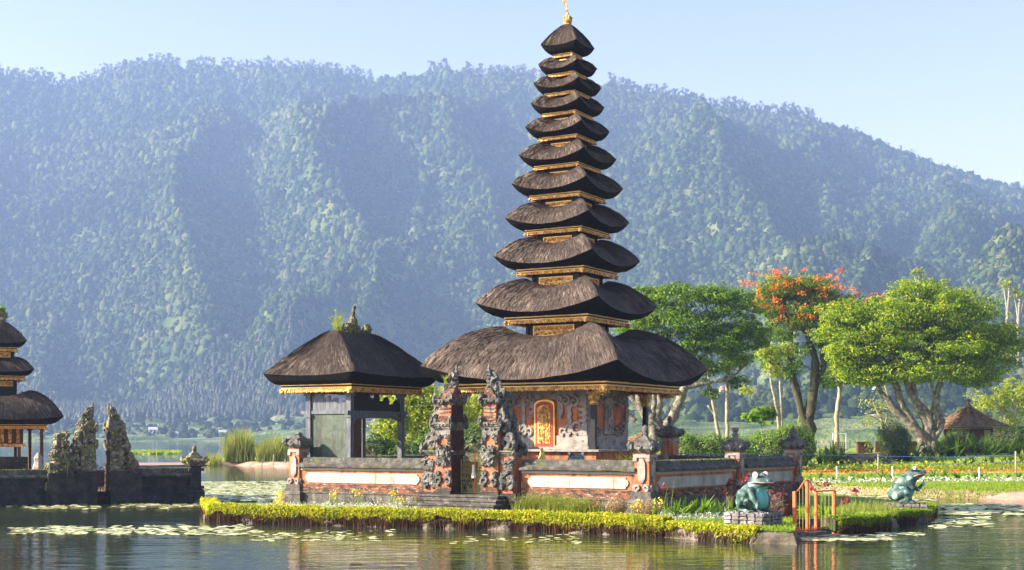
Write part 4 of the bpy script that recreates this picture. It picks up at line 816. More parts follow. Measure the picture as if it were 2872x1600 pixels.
# end pillar
e = empty('end_pillar', TL(TLR, 0), LTA, 'dark pillar with mossy stepped cap at the right end of the left island wall', 'pillar')
b = MB(); b.lathe([(.36, -.5), (.36, .42), (.32, .5), (.24, .55), (.24, 1.5), (.3, 1.55)], sq=True)
for zz in (.55, 1.32): b.box(.26, -.26, zz, .16, .16, .12); b.box(.26, .26, zz, .16, .16, .12); b.box(-.26, -.26, zz, .16, .16, .12)
b.build('shaft', K['darkstone'], e)
b = MB(); b.lathe([(.3, 1.55), (.42, 1.66), (.44, 1.8), (.36, 1.86), (.3, 1.88), (.26, 1.98), (.2, 2.0), (.16, 2.1), (.1, 2.12), (.07, 2.2)], sq=True); b.blob(0, 0, 2.32, .10, .10, .13, .1)
for a in range(4): th = pi/4+a*pi/2; b.blob(.55*cos(th), .55*sin(th), 1.83, .13, .13, .13, .5, 8, 6); b.blob(.44*cos(th-pi/4), .44*sin(th-pi/4), 1.74, .14, .14, .09, .5, 8, 6)
b.build('capital', K['mossstone'], e); P, N = clumps(np.array([[0, 0, 1.9], [.3, -.2, 1.8], [-.3, -.3, 1.82]]), np.array([[.35, .35, .08]]*3), 150); np_mesh('moss', *leaves(P, .06, N), K['leafyel'], e)
LM = dict(foot=K['darkstone'], core=K['mossstone'], brick=K['mossstone'], inner=K['darkstone'], carve=K['mossstone']); LG = 'two halves of the lichen covered split gate on the left island'
gate_half(-1, 0, 'left half of the lichen covered gate, wider and stepped down to the left', False, (TL(3.80, 0, -.62), LTA, .94), LM, LG, True)
gate_half(1, 0, 'right half of the lichen covered split gate on the left island, beside the rusty gate', False, (TL(4.40, 0, -.62), LTA, .94), LM, LG)
g = empty('rusty_gate', TL(4.07, -.1), LTA, 'narrow rust red wrought iron gate standing in the water between the lichen covered towers', 'gate')
b = MB()
for x in (-.33, 0, .33): b.tube([(x, 0, -.3), (x, 0, 1.55 if x else 1.3)], .022, 6)
for x in (-.22, -.11, .11, .22): b.tube([(x, 0, -.3), (x, 0, 1.2)], .012, 5)
b.build('gate_bars', K['darkrust'], g); b = MB()
for zz in (.15, .45, .8, 1.1, 1.35):
    for x in (-.25, -.1, .1, .25): b.scroll(x, -.01, zz, .085, .014, 1 if x > 0 else -1, turns=1.4)
    b.tube([(-.33, -.01, zz), (.33, -.01, zz)], .012, 5)
b.tube([(0, 0, .1), (0, 0, 1.5)], .014, 5)
b.tube([(-.33, 0, 1.5), (-.2, 0, 1.68), (0, 0, 1.5), (.2, 0, 1.68), (.33, 0, 1.5)], .018, 5); b.build('scrollwork', K['darkrust'], g)
s_ = empty('stone_offering_seat', TL(2.0, 2.1), LTA, 'pale pointed stone standing behind the dark wall beside the small pagoda post', 'stone'); b = MB(); b.lathe([(.22, .4), (.25, 1.5), (.16, 1.75), (.2, 1.9), (.04, 2.15)], n=7); b.build('stone', K['carve'], s_)
# ------------------------------------------------------------------ garden bank on the right and the sand spit
SHX = [-60, -36, -33, -20, -8, 0, 8, 16, 18.5, 22.4, 35, 60, 140]; SHY = [400, 190, 142, 128, 104, 92, 80, 68.5, 64.2, 60.6, 55, 48, 35]
DZ = [-6, -1.5, 0, .5, 1.3, 5, 10, 15, 24, 33, 38, 43, 60, 100, 130, 150]; DV = [-.8, -.3, -.02, .16, .36, .42, .47, .52, .62, .75, .95, 1.55, 1.65, 1.5, .4, -.8]
def gz(x, y):
    d = (y-np.interp(x, SHX, SHY))*.93; z = np.interp(d, DZ, DV); low = np.clip((x+14)/14, 0, 1); zl = np.where(z > .45, .45, z)*np.clip((26-d)/8, -1, 1)
    return z*low+zl*(1-low)
gx = np.linspace(-60, 140, 420); gy = np.linspace(36, 235, 420); GX, GY = np.meshgrid(gx, gy); GZ = gz(GX, GY)+.05*(vnoise(GX/1.1+40, GY/1.1+40, 50)-.5)*(gz(GX, GY) > .3)+.12*(vnoise(GX/5+40, GY/5+40, 51)-.5)*(gz(GX, GY) > .3)
def garden_mat():
    m, n, b = _nodes('garden_lawn_and_bank'); tc = n.nodes.new('ShaderNodeTexCoord'); v = tc.outputs['Object']; s = n.nodes.new('ShaderNodeSeparateXYZ'); n.links.new(v, s.inputs[0])
    gr = ramp(n, nz_(n, v, .9, 6), [(.08, .15, .015), (.20, .28, .03), (.34, .36, .07)], .35, .68); so_ = ramp(n, nz_(n, v, .8, 6), [(.24, .14, .10), (.40, .26, .19), (.50, .36, .28)], .35, .68)
    k = math_(n, 'ADD', s.outputs[2], math_(n, 'MULTIPLY', math_(n, 'SUBTRACT', nz_(n, v, 1.3, 5), .5), .18)); n.links.new(mixc(n, thresh(n, k, .36, .025), so_, gr), b.inputs['Base Color']); b.inputs['Roughness'].default_value = .9
    bumpn(n, b, nz_(n, v, 7, 5, .7), .8, .08); return m
idx = np.arange(420*420).reshape(420, 420); Fq = np.stack([idx[:-1, :-1], idx[:-1, 1:], idx[1:, 1:], idx[1:, :-1]], -1).reshape(-1, 4)
tag(np_mesh('garden_ground', np.stack([GX, GY, GZ], -1).reshape(-1, 3), Fq, garden_mat(), smooth=True), kind='structure')
def gpt(px, d, dz=0): x = (px-1288)/F*d; return np.array([x, d, float(gz(np.array(x), np.array(d)))+dz])
def strip(px0, px1, d, wd, n):
    d_ = d+RS.uniform(-wd, wd, n); px = RS.uniform(px0, px1, n); x = (px-1288)/F*d_; return np.stack([x, d_, gz(x, d_)], 1)
# grass growing on the bank edge and lawns
V = blades(np.concatenate([strip(1980, 2700, 63.5, 1.6, 9000), strip(1980, 2700, 68, 2.5, 9000)]), .13, .035, .8); tag(np_mesh('bank_grass', *V, K['grass']), 'short sunlit grass along the top of the brown bank', 'grass', kind='stuff')
P = np.concatenate([strip(1980, 2700, 84, .5, 650)]); V = leaves(P+np.abs(RS.normal(size=P.shape))*[.02, .02, .10]+[0, 0, .06], .17); tag(np_mesh('red_flower_bed', *V, K['flame']), 'long bed of red flowers crossing the garden behind the frogs', 'flower bed', kind='stuff')
P = strip(1980, 2700, 71, .8, 900); V = leaves(P+np.abs(RS.normal(size=P.shape))*[.02, .02, .12]+[0, 0, .06], .2); tag(np_mesh('white_flower_bed', *V, K['wflower']), 'long bed of white flowers nearest the water in the garden', 'flower bed', kind='stuff')
P = strip(1980, 2700, 88, 1.2, 2600); V = leaves(P+np.abs(RS.normal(size=P.shape))*[.02, .02, .2]+[0, 0, .12], .24); tag(np_mesh('mixed_flower_bed', *V, K['leafyel']), 'pale yellow green bedding plants right behind the row of red flowers', 'flower bed', kind='stuff')
V = blades(np.concatenate([strip(1980, 2700, 78, 4, 6000), strip(1980, 2700, 93, 4, 3000)]), .12, .05, .8); tag(np_mesh('lawn_grass', *V, K['grass']), 'lawn grass between the flower beds', 'grass', kind='stuff')
def rosette(name, p, h, n, w, mat, label, cat, group=None, lean=.9, parent=None):
    P = np.tile(np.array([[0, 0, 0.]]), (n, 1))+RS.normal(size=(n, 3))*[.04, .04, 0]*h; V = blades(P, h, w, lean, 3, .8); o = np_mesh(name, *V, mat, parent, loc=None if parent else tuple(p))
    return tag(o, label, cat, group) if label else o
ros = [rosette('broad_leaf_plant', (0, 0, 0), .55, 16, .13, K['leafmid'], None, None) for _ in range(3)]; u_ = 0
for px in range(2040, 2620, 26):
    o = ros[u_] if u_ < 3 else ros[u_ % 3].copy()
    if u_ >= 3: COL.objects.link(o)
    u_ += 1; o.location = gpt(px+random.uniform(-8, 8), 74+random.uniform(-1, 1), -.02); s = random.uniform(.7, 1.25); o.scale = (s, s, s); o.rotation_euler = (0, 0, random.random()*6)
    tag(o, 'leafy green plant in the row between the white and the red flower bed', 'plant', 'leafy plants in a row between the flower beds')
ros = [rosette('pale_leaf_plant', (0, 0, 0), .85, 20, .17, K['leafyel'], None, None, lean=.8) for _ in range(3)]; u_ = 0
for px in list(range(2330, 2610, 24)):
    o = ros[u_] if u_ < 3 else ros[u_ % 3].copy()
    if u_ >= 3: COL.objects.link(o)
    u_ += 1; o.location = gpt(px+random.uniform(-6, 6), 96+random.uniform(-1, 1), -.02); s = random.uniform(.6, 1.2); o.scale = (s, s, s); o.rotation_euler = (0, 0, random.random()*6)
    tag(o, 'pale yellow green leaf rosette in the row below the big spreading tree', 'plant', 'pale leaf rosettes below the big tree')
ros = [rosette('dark_leaf_plant', (0, 0, 0), 1.2, 26, .2, K['leafdark'], None, None, lean=.9) for _ in range(3)]; u_ = 0
for px in list(range(2065, 2130, 14))+list(range(2235, 2600, 19)):
    o = ros[u_] if u_ < 3 else ros[u_ % 3].copy()
    if u_ >= 3: COL.objects.link(o)
    u_ += 1; o.location = gpt(px+random.uniform(-5, 5), (99 if px < 2200 else 100.5)+random.uniform(-1, 1), -.02); s = random.uniform(.8, 1.35); o.scale = (s, s, s); o.rotation_euler = (0, 0, random.random()*6)
    tag(o, 'dark broad leaved shrub in the shade left of the garden stairs' if px < 2200 else 'dark broad leaved shrub in the shade under the big spreading tree', 'shrub', 'dark shrubs left of the stairs' if px < 2200 else 'dark shrubs under the big tree')
# posts and rope
posts = [(2209, 85, 1.15), (2555, 84, 1.3), (2105, 75, .75), (2245, 74, .75), (2463, 73, .7), (1753, 62, .65)]
for i, (px, d, h) in enumerate(posts):
    p = gpt(px, d) if px > 1800 else np.array([(px-1288)/F*d, d, 1.15]); b = MB(); b.tube([(0, 0, -.1), (.01, 0, h*.5), (0, 0, h)], .05 if i < 2 else .04, 8)
    lb = ['tall pale post carrying blue rope right of the compound wall', 'tall pale post at the right edge of the photo', 'short white post in the lawn above the orange gate', 'short white post left of the praying frog', 'short thin post right of the praying frog among leafy plants', 'short pale post just behind the shaded compound wall'][i]
    tag(b.build('garden_post', K['cloth'] if i > 1 else K['palebark'], loc=tuple(p)), lb, 'post', 'pale posts of the garden rope fence')
ropeM = M('blue_rope', [(.03, .10, .22), (.06, .16, .32)], 5)
b = MB()
def rp(px, d, z): x = (px-1288)/F*d; return (x, d, z)
z1 = float(gz(np.array(18.), np.array(80.)))
b.tube([rp(1690, 70, 1.95), rp(1850, 76, 1.85), rp(2000, 82, 1.75), rp(2209, 84.9, 1.62), rp(2380, 85, 1.55), rp(2555, 84, 1.7), rp(2750, 84, 1.7)], .022, 5); tag(b.build('rope', ropeM), 'thin blue rope strung along the garden posts', 'rope')
b = MB(); b.tube([rp(2209, 84.95, 1.2), rp(2380, 85, 1.12), rp(2555, 84.05, 1.25), rp(2750, 84, 1.25)], .016, 5); tag(b.build('rope', ropeM), 'lower blue rope between the two tall pale posts', 'rope')
# stairs, bollard, frame
p = gpt(2178, 98); e = empty('garden_stairs', (p[0], 98, .85), 0, 'wide grey concrete stairs in the garden between dark shrubs and the arched hedge', 'stairs')
for k in range(5): b = MB(); b.span(-2.2, 2.4, .45*k, 3.5, -.1+.17*k, .06+.17*k); b.build('step', K['concrete'], e)
p = gpt(2164, 103); b = MB(); b.lathe([(.24, -.1), (.24, 1.0), (.30, 1.02), (.32, 1.12), (.30, 1.16)], sq=True); tag(b.build('brick_post', K['brownwood'], loc=tuple(p)), 'square brown brick post with a flat cap at the top of the garden stairs', 'post')
p = gpt(2112, 104); e = empty('lattice_frame', tuple(p), .1, 'white framed lattice board standing between the flame tree and the stairs', 'frame'); b = MB()
for x in (-.5, .5): b.box(x, 0, 0, .07, .07, 1.75)
b.span(-.5, .5, -.03, .03, 1.68, 1.75); b.build('frame', K['cloth'], e); b = MB()
for k in range(6): b.span(-.45+.16*k, -.41+.16*k, -.02, .02, .2, 1.1); b.span(-.46, .46, .022, .04, .25+.16*k, .28+.16*k)
b.build('lattice', K['brownwood'], e)
# ------------------------------------------------------------------ trees
def tree(name, label, px0, d, limbs, crown, leafm, barkm, lsz=.3, per=46, cr=(.75, .5), dens=1.0, yth=.75, group=None, twigs=.25, z=None, extra=None, cat='tree', shell=.45):
    """limbs: polylines of (px,py,radius m[,depth offset]); crown: blobs (px,py,rx,ry) in photo pixels at distance d"""
    g0 = gpt(px0, d); zb = g0[2] if z is None else z; e = empty(name, (g0[0], d, zb), 0, label, cat, group); sc = d/F; rnd = random.Random(hash(label) % 9999 if False else len(label)*7+int(px0))
    def loc(px, py, dy=0): return Vector(((px-px0)*sc+(px-1288)*dy/F, dy, (CH+(HZ-py)*(d+dy)/F)-zb))
    tb = MB(); ends = []
    for li in limbs:
        pts = []; rad = []
        for (a, c) in zip(li[:-1], li[1:]):
            for q in range(4):
                t = q/4; px = a[0]+(c[0]-a[0])*t; py = a[1]+(c[1]-a[1])*t; dy = (a[3] if len(a) > 3 else 0)*(1-t)+(c[3] if len(c) > 3 else 0)*t
                pts.append(loc(px, py, dy)+Vector((rnd.uniform(-1, 1), rnd.uniform(-1, 1), 0))*a[2]*.22); rad.append((a[2]*(1-t)+c[2]*t)*rnd.uniform(.9, 1.12))
        c = li[-1]; pts.append(loc(c[0], c[1], c[3] if len(c) > 3 else 0)); rad.append(c[2]); tb.tube(pts, rad, 8); ends.append(pts[-1]); ends.append(pts[len(pts)*2//3])
    C = []; R = []
    for (bx, by, rx, ry) in crown:
        rxm, rym = rx*sc, ry*sc; n = max(2, int(rxm*rym*3.0*dens/(cr[0]*cr[1])*1.7)); c0 = loc(bx, by)
        for _ in range(n):
            v = unit(RS.normal(size=3)); q = RS.rand()**.33; c = np.array(c0)+v*q*np.array([rxm, rxm*yth, rym])*.92; k = .6+.8*RS.rand(); C.append(c); R.append([cr[0]*k, cr[0]*k, cr[1]*k])
    C = np.array(C); R = np.array(R)
    for c in C:
        if rnd.random() < twigs and ends:
            s = min(ends, key=lambda p: (p-Vector(c)).length*(1+rnd.random()*.5)); m = (s+Vector(c))/2+Vector((rnd.uniform(-.3, .3), rnd.uniform(-.3, .3), rnd.uniform(-.1, .4))); tb.tube([s, m, Vector(c)], [.05, .035, .012], 4)
    tb.build('trunk', barkm, e, smooth=True)
    P, N = clumps(C, R, per, shell); N[:, 2] += .5; V = leaves(P, lsz, N); np_mesh('crown', *V, leafm, e); return e, C, R
GL = 'garden trees on the right bank'
_, C, R = tree('spreading_tree', 'big spreading round crowned tree with many mottled stems beside the tiled hut', 2325, 104,
  [[(2330, 1150, .55), (2318, 1095, .45), (2255, 1035, .30), (2215, 985, .2), (2190, 930, .12)], [(2325, 1120, .40), (2290, 1060, .32), (2262, 1000, .26), (2240, 920, .16)], [(2335, 1140, .45), (2330, 1060, .30), (2290, 990, .24), (2262, 900, .14)],
   [(2345, 1140, .40), (2335, 1040, .26), (2298, 1000, .2), (2300, 930, .16), (2325, 890, .1)], [(2345, 1140, .4), (2350, 1060, .28), (2358, 980, .22), (2385, 920, .16), (2400, 860, .1)], [(2335, 1060, .18), (2350, 1010, .14), (2340, 940, .12), (2345, 880, .08)], [(2340, 1130, .3), (2372, 1060, .2), (2352, 1000, .16), (2372, 930, .1)]],
  [(2330, 770, 150, 60), (2230, 810, 140, 70), (2130, 850, 70, 80), (2430, 820, 120, 80), (2330, 880, 190, 60), (2490, 880, 85, 70), (2150, 920, 60, 50), (2400, 925, 110, 40), (2300, 740, 60, 35), (2060+60, 790, 50, 40), (2250, 940, 90, 30), (2200, 860, 110, 60), (2540, 850, 30, 40), (2330, 935, 170, 34), (2190, 950, 60, 26), (2450, 950, 80, 24), (2120, 900, 40, 50)],
  K['leafbig'], K['bark'], .215, 120, (.95, .38), .85, .8, GL)
P = C[RS.choice(len(C), 24)]+RS.normal(size=(24, 3))*[.3, .3, .1]+[0, 0, .5]; P = np.repeat(P, 9, 0)+RS.normal(size=(216, 3))*.16
np_mesh('yellow_blossom', *leaves(P, .2), K['yflower'], _)
_, C, R = tree('flame_tree', 'tall tree with clusters of orange red blossoms over a dark forked trunk', 2037, 108,
  [[(2037, 1135, .58), (2035, 1060, .46), (2045, 980, .38), (2050, 900, .28), (2025, 830, .2), (2005, 770, .12)], [(2032, 1080, .36), (2012, 1020, .28), (1995, 960, .26), (1985, 880, .16), (1960, 830, .1)], [(2048, 980, .3), (2072, 930, .22), (2068, 860, .22), (2090, 800, .12)], [(2010, 1000, .2), (1998, 940, .14), (1990, 850, .1), (1975, 780, .08)], [(2030, 850, .2), (2045, 790, .14), (2050, 740, .08)], [(2000, 960, .16), (1975, 930, .12), (1945, 905, .08)], [(2050, 900, .16), (2030, 850, .12), (2060, 780, .08)], [(1990, 900, .12), (1970, 850, .09), (1930, 800, .05)], [(2068, 880, .12), (2110, 830, .09), (2150, 790, .05)]],
  [(1990, 720, 85, 36), (1930, 750, 55, 34), (2060, 750, 80, 40), (2140, 775, 55, 38), (1990, 790, 90, 26), (2110, 830, 50, 30), (1960, 840, 50, 24), (2030, 810, 70, 22), (1930, 900, 45, 22), (2085, 840, 50, 40), (1985, 930, 35, 30), (2050, 690+25, 40, 22), (2085, 940, 25, 40), (2000, 880, 50, 22)],
  K['leafmid'], K['darkbark'], .21, 80, (.75, .34), .75, .8, GL)
top = C[(C[:, 2] > np.percentile(C[:, 2], 34))]; P = top[RS.choice(len(top), 170)]+RS.normal(size=(170, 3))*[.8, .5, .35]+[0, -.6, .28]; P = np.repeat(P, 18, 0)+RS.normal(size=(3060, 3))*[.19, .19, .12]
np_mesh('red_blossom', *leaves(P, .19), K['flame'], _)
tree('umbrella_tree', 'broad flat topped dark green tree with gnarled branching stems rising behind the pagoda roof', 1650, 92,
  [[(1655, 1145, .6), (1660, 1100, .5), (1635, 1040, .34), (1590, 1000, .22), (1570, 950, .14)], [(1650, 1140, .5), (1640, 1080, .4), (1610, 1020, .3), (1600, 960, .2), (1610, 900, .12)], [(1660, 1140, .5), (1672, 1080, .42), (1700, 1030, .36), (1720, 980, .28), (1735, 920, .2), (1760, 870, .1)], [(1655, 1120, .36), (1655, 1050, .26), (1660, 980, .2), (1690, 900, .12)],
   [(1640, 1080, .3), (1645, 1000, .2), (1640, 930, .12)], [(1725, 975, .2), (1775, 965, .14), (1830, 955, .08), (1860, 935, .05)], [(1720, 990, .16), (1740, 930, .14), (1780, 880, .12), (1800, 840, .07)], [(1600, 1060, .16), (1575, 1040, .14), (1540, 1010, .1)]],
  [(1690, 760, 80, 38), (1790, 770, 80, 40), (1870, 800, 50, 60), (1720, 820, 110, 40), (1820, 850, 90, 45), (1640, 790, 50, 50), (1640, 850, 40, 40), (1740, 880, 70, 30), (1860, 890, 50, 30), (1790, 740, 46, 22), (1860, 745, 40, 24), (1685, 730, 44, 22), (1905, 850, 30, 50), (1620, 740, 34, 18), (1745, 915, 46, 16), (1690, 900, 40, 18), (1830, 925, 34, 14), (1590, 830, 30, 30)],
  K['leafmid'], K['bark'], .20, 100, (.72, .30), .58, .8, GL)
tree('slim_tree', 'slim leaning tree, left of the pair just right of the pagoda eaves', 1810, 96, [[(1812, 1115, .14), (1802, 1060, .12), (1788, 990, .1), (1778, 920, .06)], [(1802, 1050, .07), (1780, 1020, .04)]], [(1775, 930, 38, 16), (1800, 990, 24, 10), (1760, 960, 20, 12)], K['leafdark'], K['palebark'], .24, 40, (.6, .28), 1.1, group=GL)
tree('slim_tree', 'straight slim tree, right one of the pair beside the pagoda eaves', 1830, 97, [[(1830, 1115, .15), (1829, 1040, .13), (1828, 940, .11), (1835, 860, .07)]], [(1845, 905, 38, 20), (1850, 960, 26, 14), (1830, 870, 40, 20), (1815, 930, 20, 10)], K['leafdark'], K['palebark'], .24, 40, (.6, .28), 1.1, group=GL)
tree('young_tree', 'pale twin stemmed young tree with bright yellow green top before the flame tree', 1960, 99, [[(1962, 1115, .12), (1955, 1040, .1), (1940, 960, .08), (1935, 910, .05)], [(1966, 1115, .12), (1966, 1040, .1), (1962, 950, .08), (1965, 890, .05)], [(1966, 1030, .05), (1920, 1010, .04), (1885, 985, .03)]], [(1935, 885, 26, 26), (1945, 930, 22, 14), (1885, 980, 16, 8), (1975, 880, 20, 14)], K['leafyel'], K['palebark'], .24, 42, (.55, .32), 1.1, group=GL)
tree('sapling', 'small sapling with an umbrella of big drooping leaves between the middle and far wall pillars', 1915, 90, [[(1918, 1135, .05), (1916, 1080, .045), (1914, 1045, .03)]], [(1912, 1045, 30, 20), (1890, 1050, 14, 8), (1938, 1042, 14, 9)], K['leafmid'], K['palebark'], .5, 12, (.42, .2), 1.1, group=GL)
tree('pale_trunk_tree', 'tree with one bare pale leaning trunk between the flame tree and the big spreading tree', 2105, 112, [[(2105, 1130, .2), (2105, 1050, .18), (2112, 980, .15), (2100, 930, .1), (2085, 900, .06)], [(2112, 985, .1), (2128, 930, .07)]], [(2110, 915, 36, 24), (2135, 955, 26, 12), (2090, 900, 30, 24), (2150, 940, 20, 10)], K['leafdark'], K['palebark'], .28, 44, (.7, .35), .9, group=GL)
tree('yellow_bare_tree', 'thin pale half bare tree with yellow leaves behind the arched hedge', 2215, 122, [[(2225, 1110, .2), (2215, 1050, .12), (2195, 1010, .06)], [(2220, 1070, .1), (2200, 1050, .06), (2175, 1040, .03)], [(2222, 1080, .1), (2240, 1020, .07), (2225, 970, .03)], [(2215, 1060, .08), (2185, 1070, .05), (2165, 1075, .03)]], [(2200, 1010, 38, 24), (2225, 1040, 40, 30), (2185, 1060, 26, 16)], K['yflower'] if False else K['leafyel'], K['palebark'], .2, 16, (.8, .5), .8, group=GL, twigs=1.0)
tree('loose_tree', 'loose light green tree at the right edge behind the tiled hut', 2520, 116, [[(2540, 1110, .2), (2530, 1050, .16), (2510, 1000, .1)], [(2545, 1080, .16), (2560, 1020, .1)]], [(2490, 1010, 50, 36), (2550, 990, 46, 40), (2470, 1050, 30, 20), (2560, 1050, 40, 36), (2520, 1080, 40, 22), (2600, 1000, 50, 60)], K['leafyel'], K['palebark'], .3, 34, (.8, .45), .6, group=GL)
for (px, yb, yt, lb) in ((2310, 760, 672, 'bare slender tree poking above the big round crown, left one with a leafy tuft'), (2378, 760, 700, 'small bare tree poking above the middle of the big round crown'), (2535, 850, 705, 'pale bare branching tree on the slope at the upper right of the big round crown'), (2562, 860, 730, 'pale bare tree at the right edge above the big round crown')):
    tree('bare_tree', lb, px, 330, [[(px, yb+60, .5), (px, (yb+yt)/2+10, .4), (px+3, yt+16, .2)], [(px, (yb+yt)/2+10, .3), (px-9, yt+24, .15), (px-14, yt+12, .08)], [(px, (yb+yt)/2+16, .3), (px+12, yt+30, .15), (px+16, yt+14, .08)]], [(px, yt+8, 10, 6), (px-10, yt+16, 7, 4), (px+12, yt+20, 7, 4)], K['leafyel'], K['palebark'], .7, 20, (1.0, .7), 1.2, group='bare trees on the slope behind the garden', z=CH+(HZ-yb)/F*330-12)
def bush(name, label, px, d, w, h, leafm, lsz=.16, dens=1.0, shape=None, cat='bush', group=None, dy=.8, z=None, core=True):
    """w,h in metres; ellipsoid heap of leaves"""
    p = gpt(px, d); p[2] = p[2] if z is None else z; e = empty(name, tuple(p), 0, label, cat, group); n = max(6, int(w*h*14*dens)); C = []
    for _ in range(n): v = unit(RS.normal(size=3)); C.append([v[0]*w/2*.85, v[1]*w/2*dy*.85, h*.5+v[2]*h*.42])
    C = np.array(C); R = np.tile([[min(w, h)*.18+.05]*3], (n, 1)); P, N = clumps(C, R, int(46*dens)); P[:, 2] = np.maximum(P[:, 2], .02)
    if shape: P = shape(P)
    V = leaves(P, lsz, N+unit(P-np.array([0, 0, h*.4]))*1.2, jit=.6); np_mesh('foliage', *V, leafm, e)
    if core: b = MB(); b.blob(0, 0, h*.45, w*.42, w*.42*dy, h*.45, .2, 12, 8); cc = np.array(b.v); cc = shape(cc) if shape else cc; b.v = [tuple(q) for q in cc]; b.build('stems', K['darkbark'], e)  # solid dark core inside the leaf heap, no separate stems
    return e
# bamboo and shrubs seen through the pavilion and the split gate
for i, (px, yt, w_, lb) in enumerate(((985, 985, 60, 'yellow green bamboo clump seen through the right bay of the pavilion'), (1060, 955, 85, 'tall feathery bamboo between the pavilion and the split gate'), (1130, 975, 70, 'bamboo clump right behind the left gate tower'), (1215, 985, 75, 'bamboo clump seen through the opening of the split gate'))):
    d = 78+3*i; limbs = [[(px+k*w_/5, 1150, .05, 0), (px+k*w_/4, 1060, .045, 0), (px+k*w_/2.6, yt+16, .02, 0)] for k in (-2, -1, 0, 1, 2)]
    tree('bamboo', lb, px, d, limbs, [(px, yt+30, w_*.55, 30), (px-w_*.3, yt+75, w_*.5, 34), (px+w_*.3, yt+70, w_*.5, 34), (px, yt+115, w_*.8, 36), (px+w_*.2, yt+150, w_*.6, 24), (px-w_*.25, yt+40, w_*.4, 24)], K['leafyel'], K['leafmid'], .22, 64, (.6, .4), 1.0, group='bamboo clumps behind the compound', twigs=.2, cat='bamboo')
for i, (px, d, w, h, lb) in enumerate(((945, 74, 2.4, 2.5, 'low dark green shrub seen through the pavilion beside the partition'), (1035, 73, 2.6, 2.0, 'low dark green shrub between the pavilion post and the gate tower'), (1100, 74, 2.6, 2.8, 'dark shrub just left of the left gate tower'), (1215, 74, 3.0, 3.2, 'dark rounded shrub in the opening of the split gate'), (1180, 76, 2.4, 2.0, 'dark shrub behind the inner face of the left gate tower'))): bush('shrub', lb, px, d, w, h, K['leafdark'], .2, .9, cat='shrub', z=.4)
# hedge and banana plants behind the shaded wall
for i, (px, w, h, lb) in enumerate(((1725, 3.4, 2.5, 'clipped dark hedge block beside the shed behind the shaded wall'), (1790, 3.2, 2.4, 'sunlit hedge block left of the middle wall pillar'), (1850, 3.2, 2.2, 'hedge block right behind the middle wall pillar'), (1940, 3.9, 2.5, 'bright hedge block between the middle and far wall pillars'), (1995, 2.8, 3.0, 'tall dark hedge behind the ringed cone pillar'))): bush('hedge', lb, px, 88, w, h, K['leafmid'], .15, 1.1, cat='hedge', dy=.6)
def banana(px, d, s, label):
    p = gpt(px, d); e = empty('banana_plant', tuple(p), 0, label, 'banana plant', 'banana plants behind the compound wall'); n = 9; P = np.zeros((n, 3))+[0, 0, .7*s]; V = blades(P, 2.0*s, .38*s, .75, 5, .9); np_mesh('leaf_crown', *V, K['leafyel'], e); b = MB(); b.tube([(0, 0, 0), (0, 0, .9*s)], [.11*s, .07*s], 7); b.build('stalk', K['leafmid'], e)
banana(1865, 98, 1.0, 'yellow green banana plant right of the middle pillar finial'); banana(2000, 99, 1.25, 'large banana plant with upright leaves behind the far wall pillar'); banana(1765, 97, .7, 'small banana leaf above the hedge near the slim tree pair')
bush('topiary', 'tall clipped hedge with rounded top beside the garden stairs', 2250, 100, 2.2, 2.9, K['leafdark'], .15, 1.2, cat='topiary', shape=lambda P: np.stack([P[:, 0], P[:, 1], P[:, 2]*(1-.10*P[:, 0])], 1))
bush('round_bush', 'dark round clipped bush in front of the tiled hut', 2412, 102, 2.3, 1.7, K['leafdark'], .15, 1.2)
bush('dark_hedge', 'dark hedge at the right edge behind the shrubs', 2550, 103, 4.2, 1.9, K['leafdark'], .17, 1.0, cat='hedge')
bush('round_bush', 'small sunlit bush at the foot of the brick post on the stairs', 2182, 106, 1.0, .9, K['leafyel'], .15, 1.2)
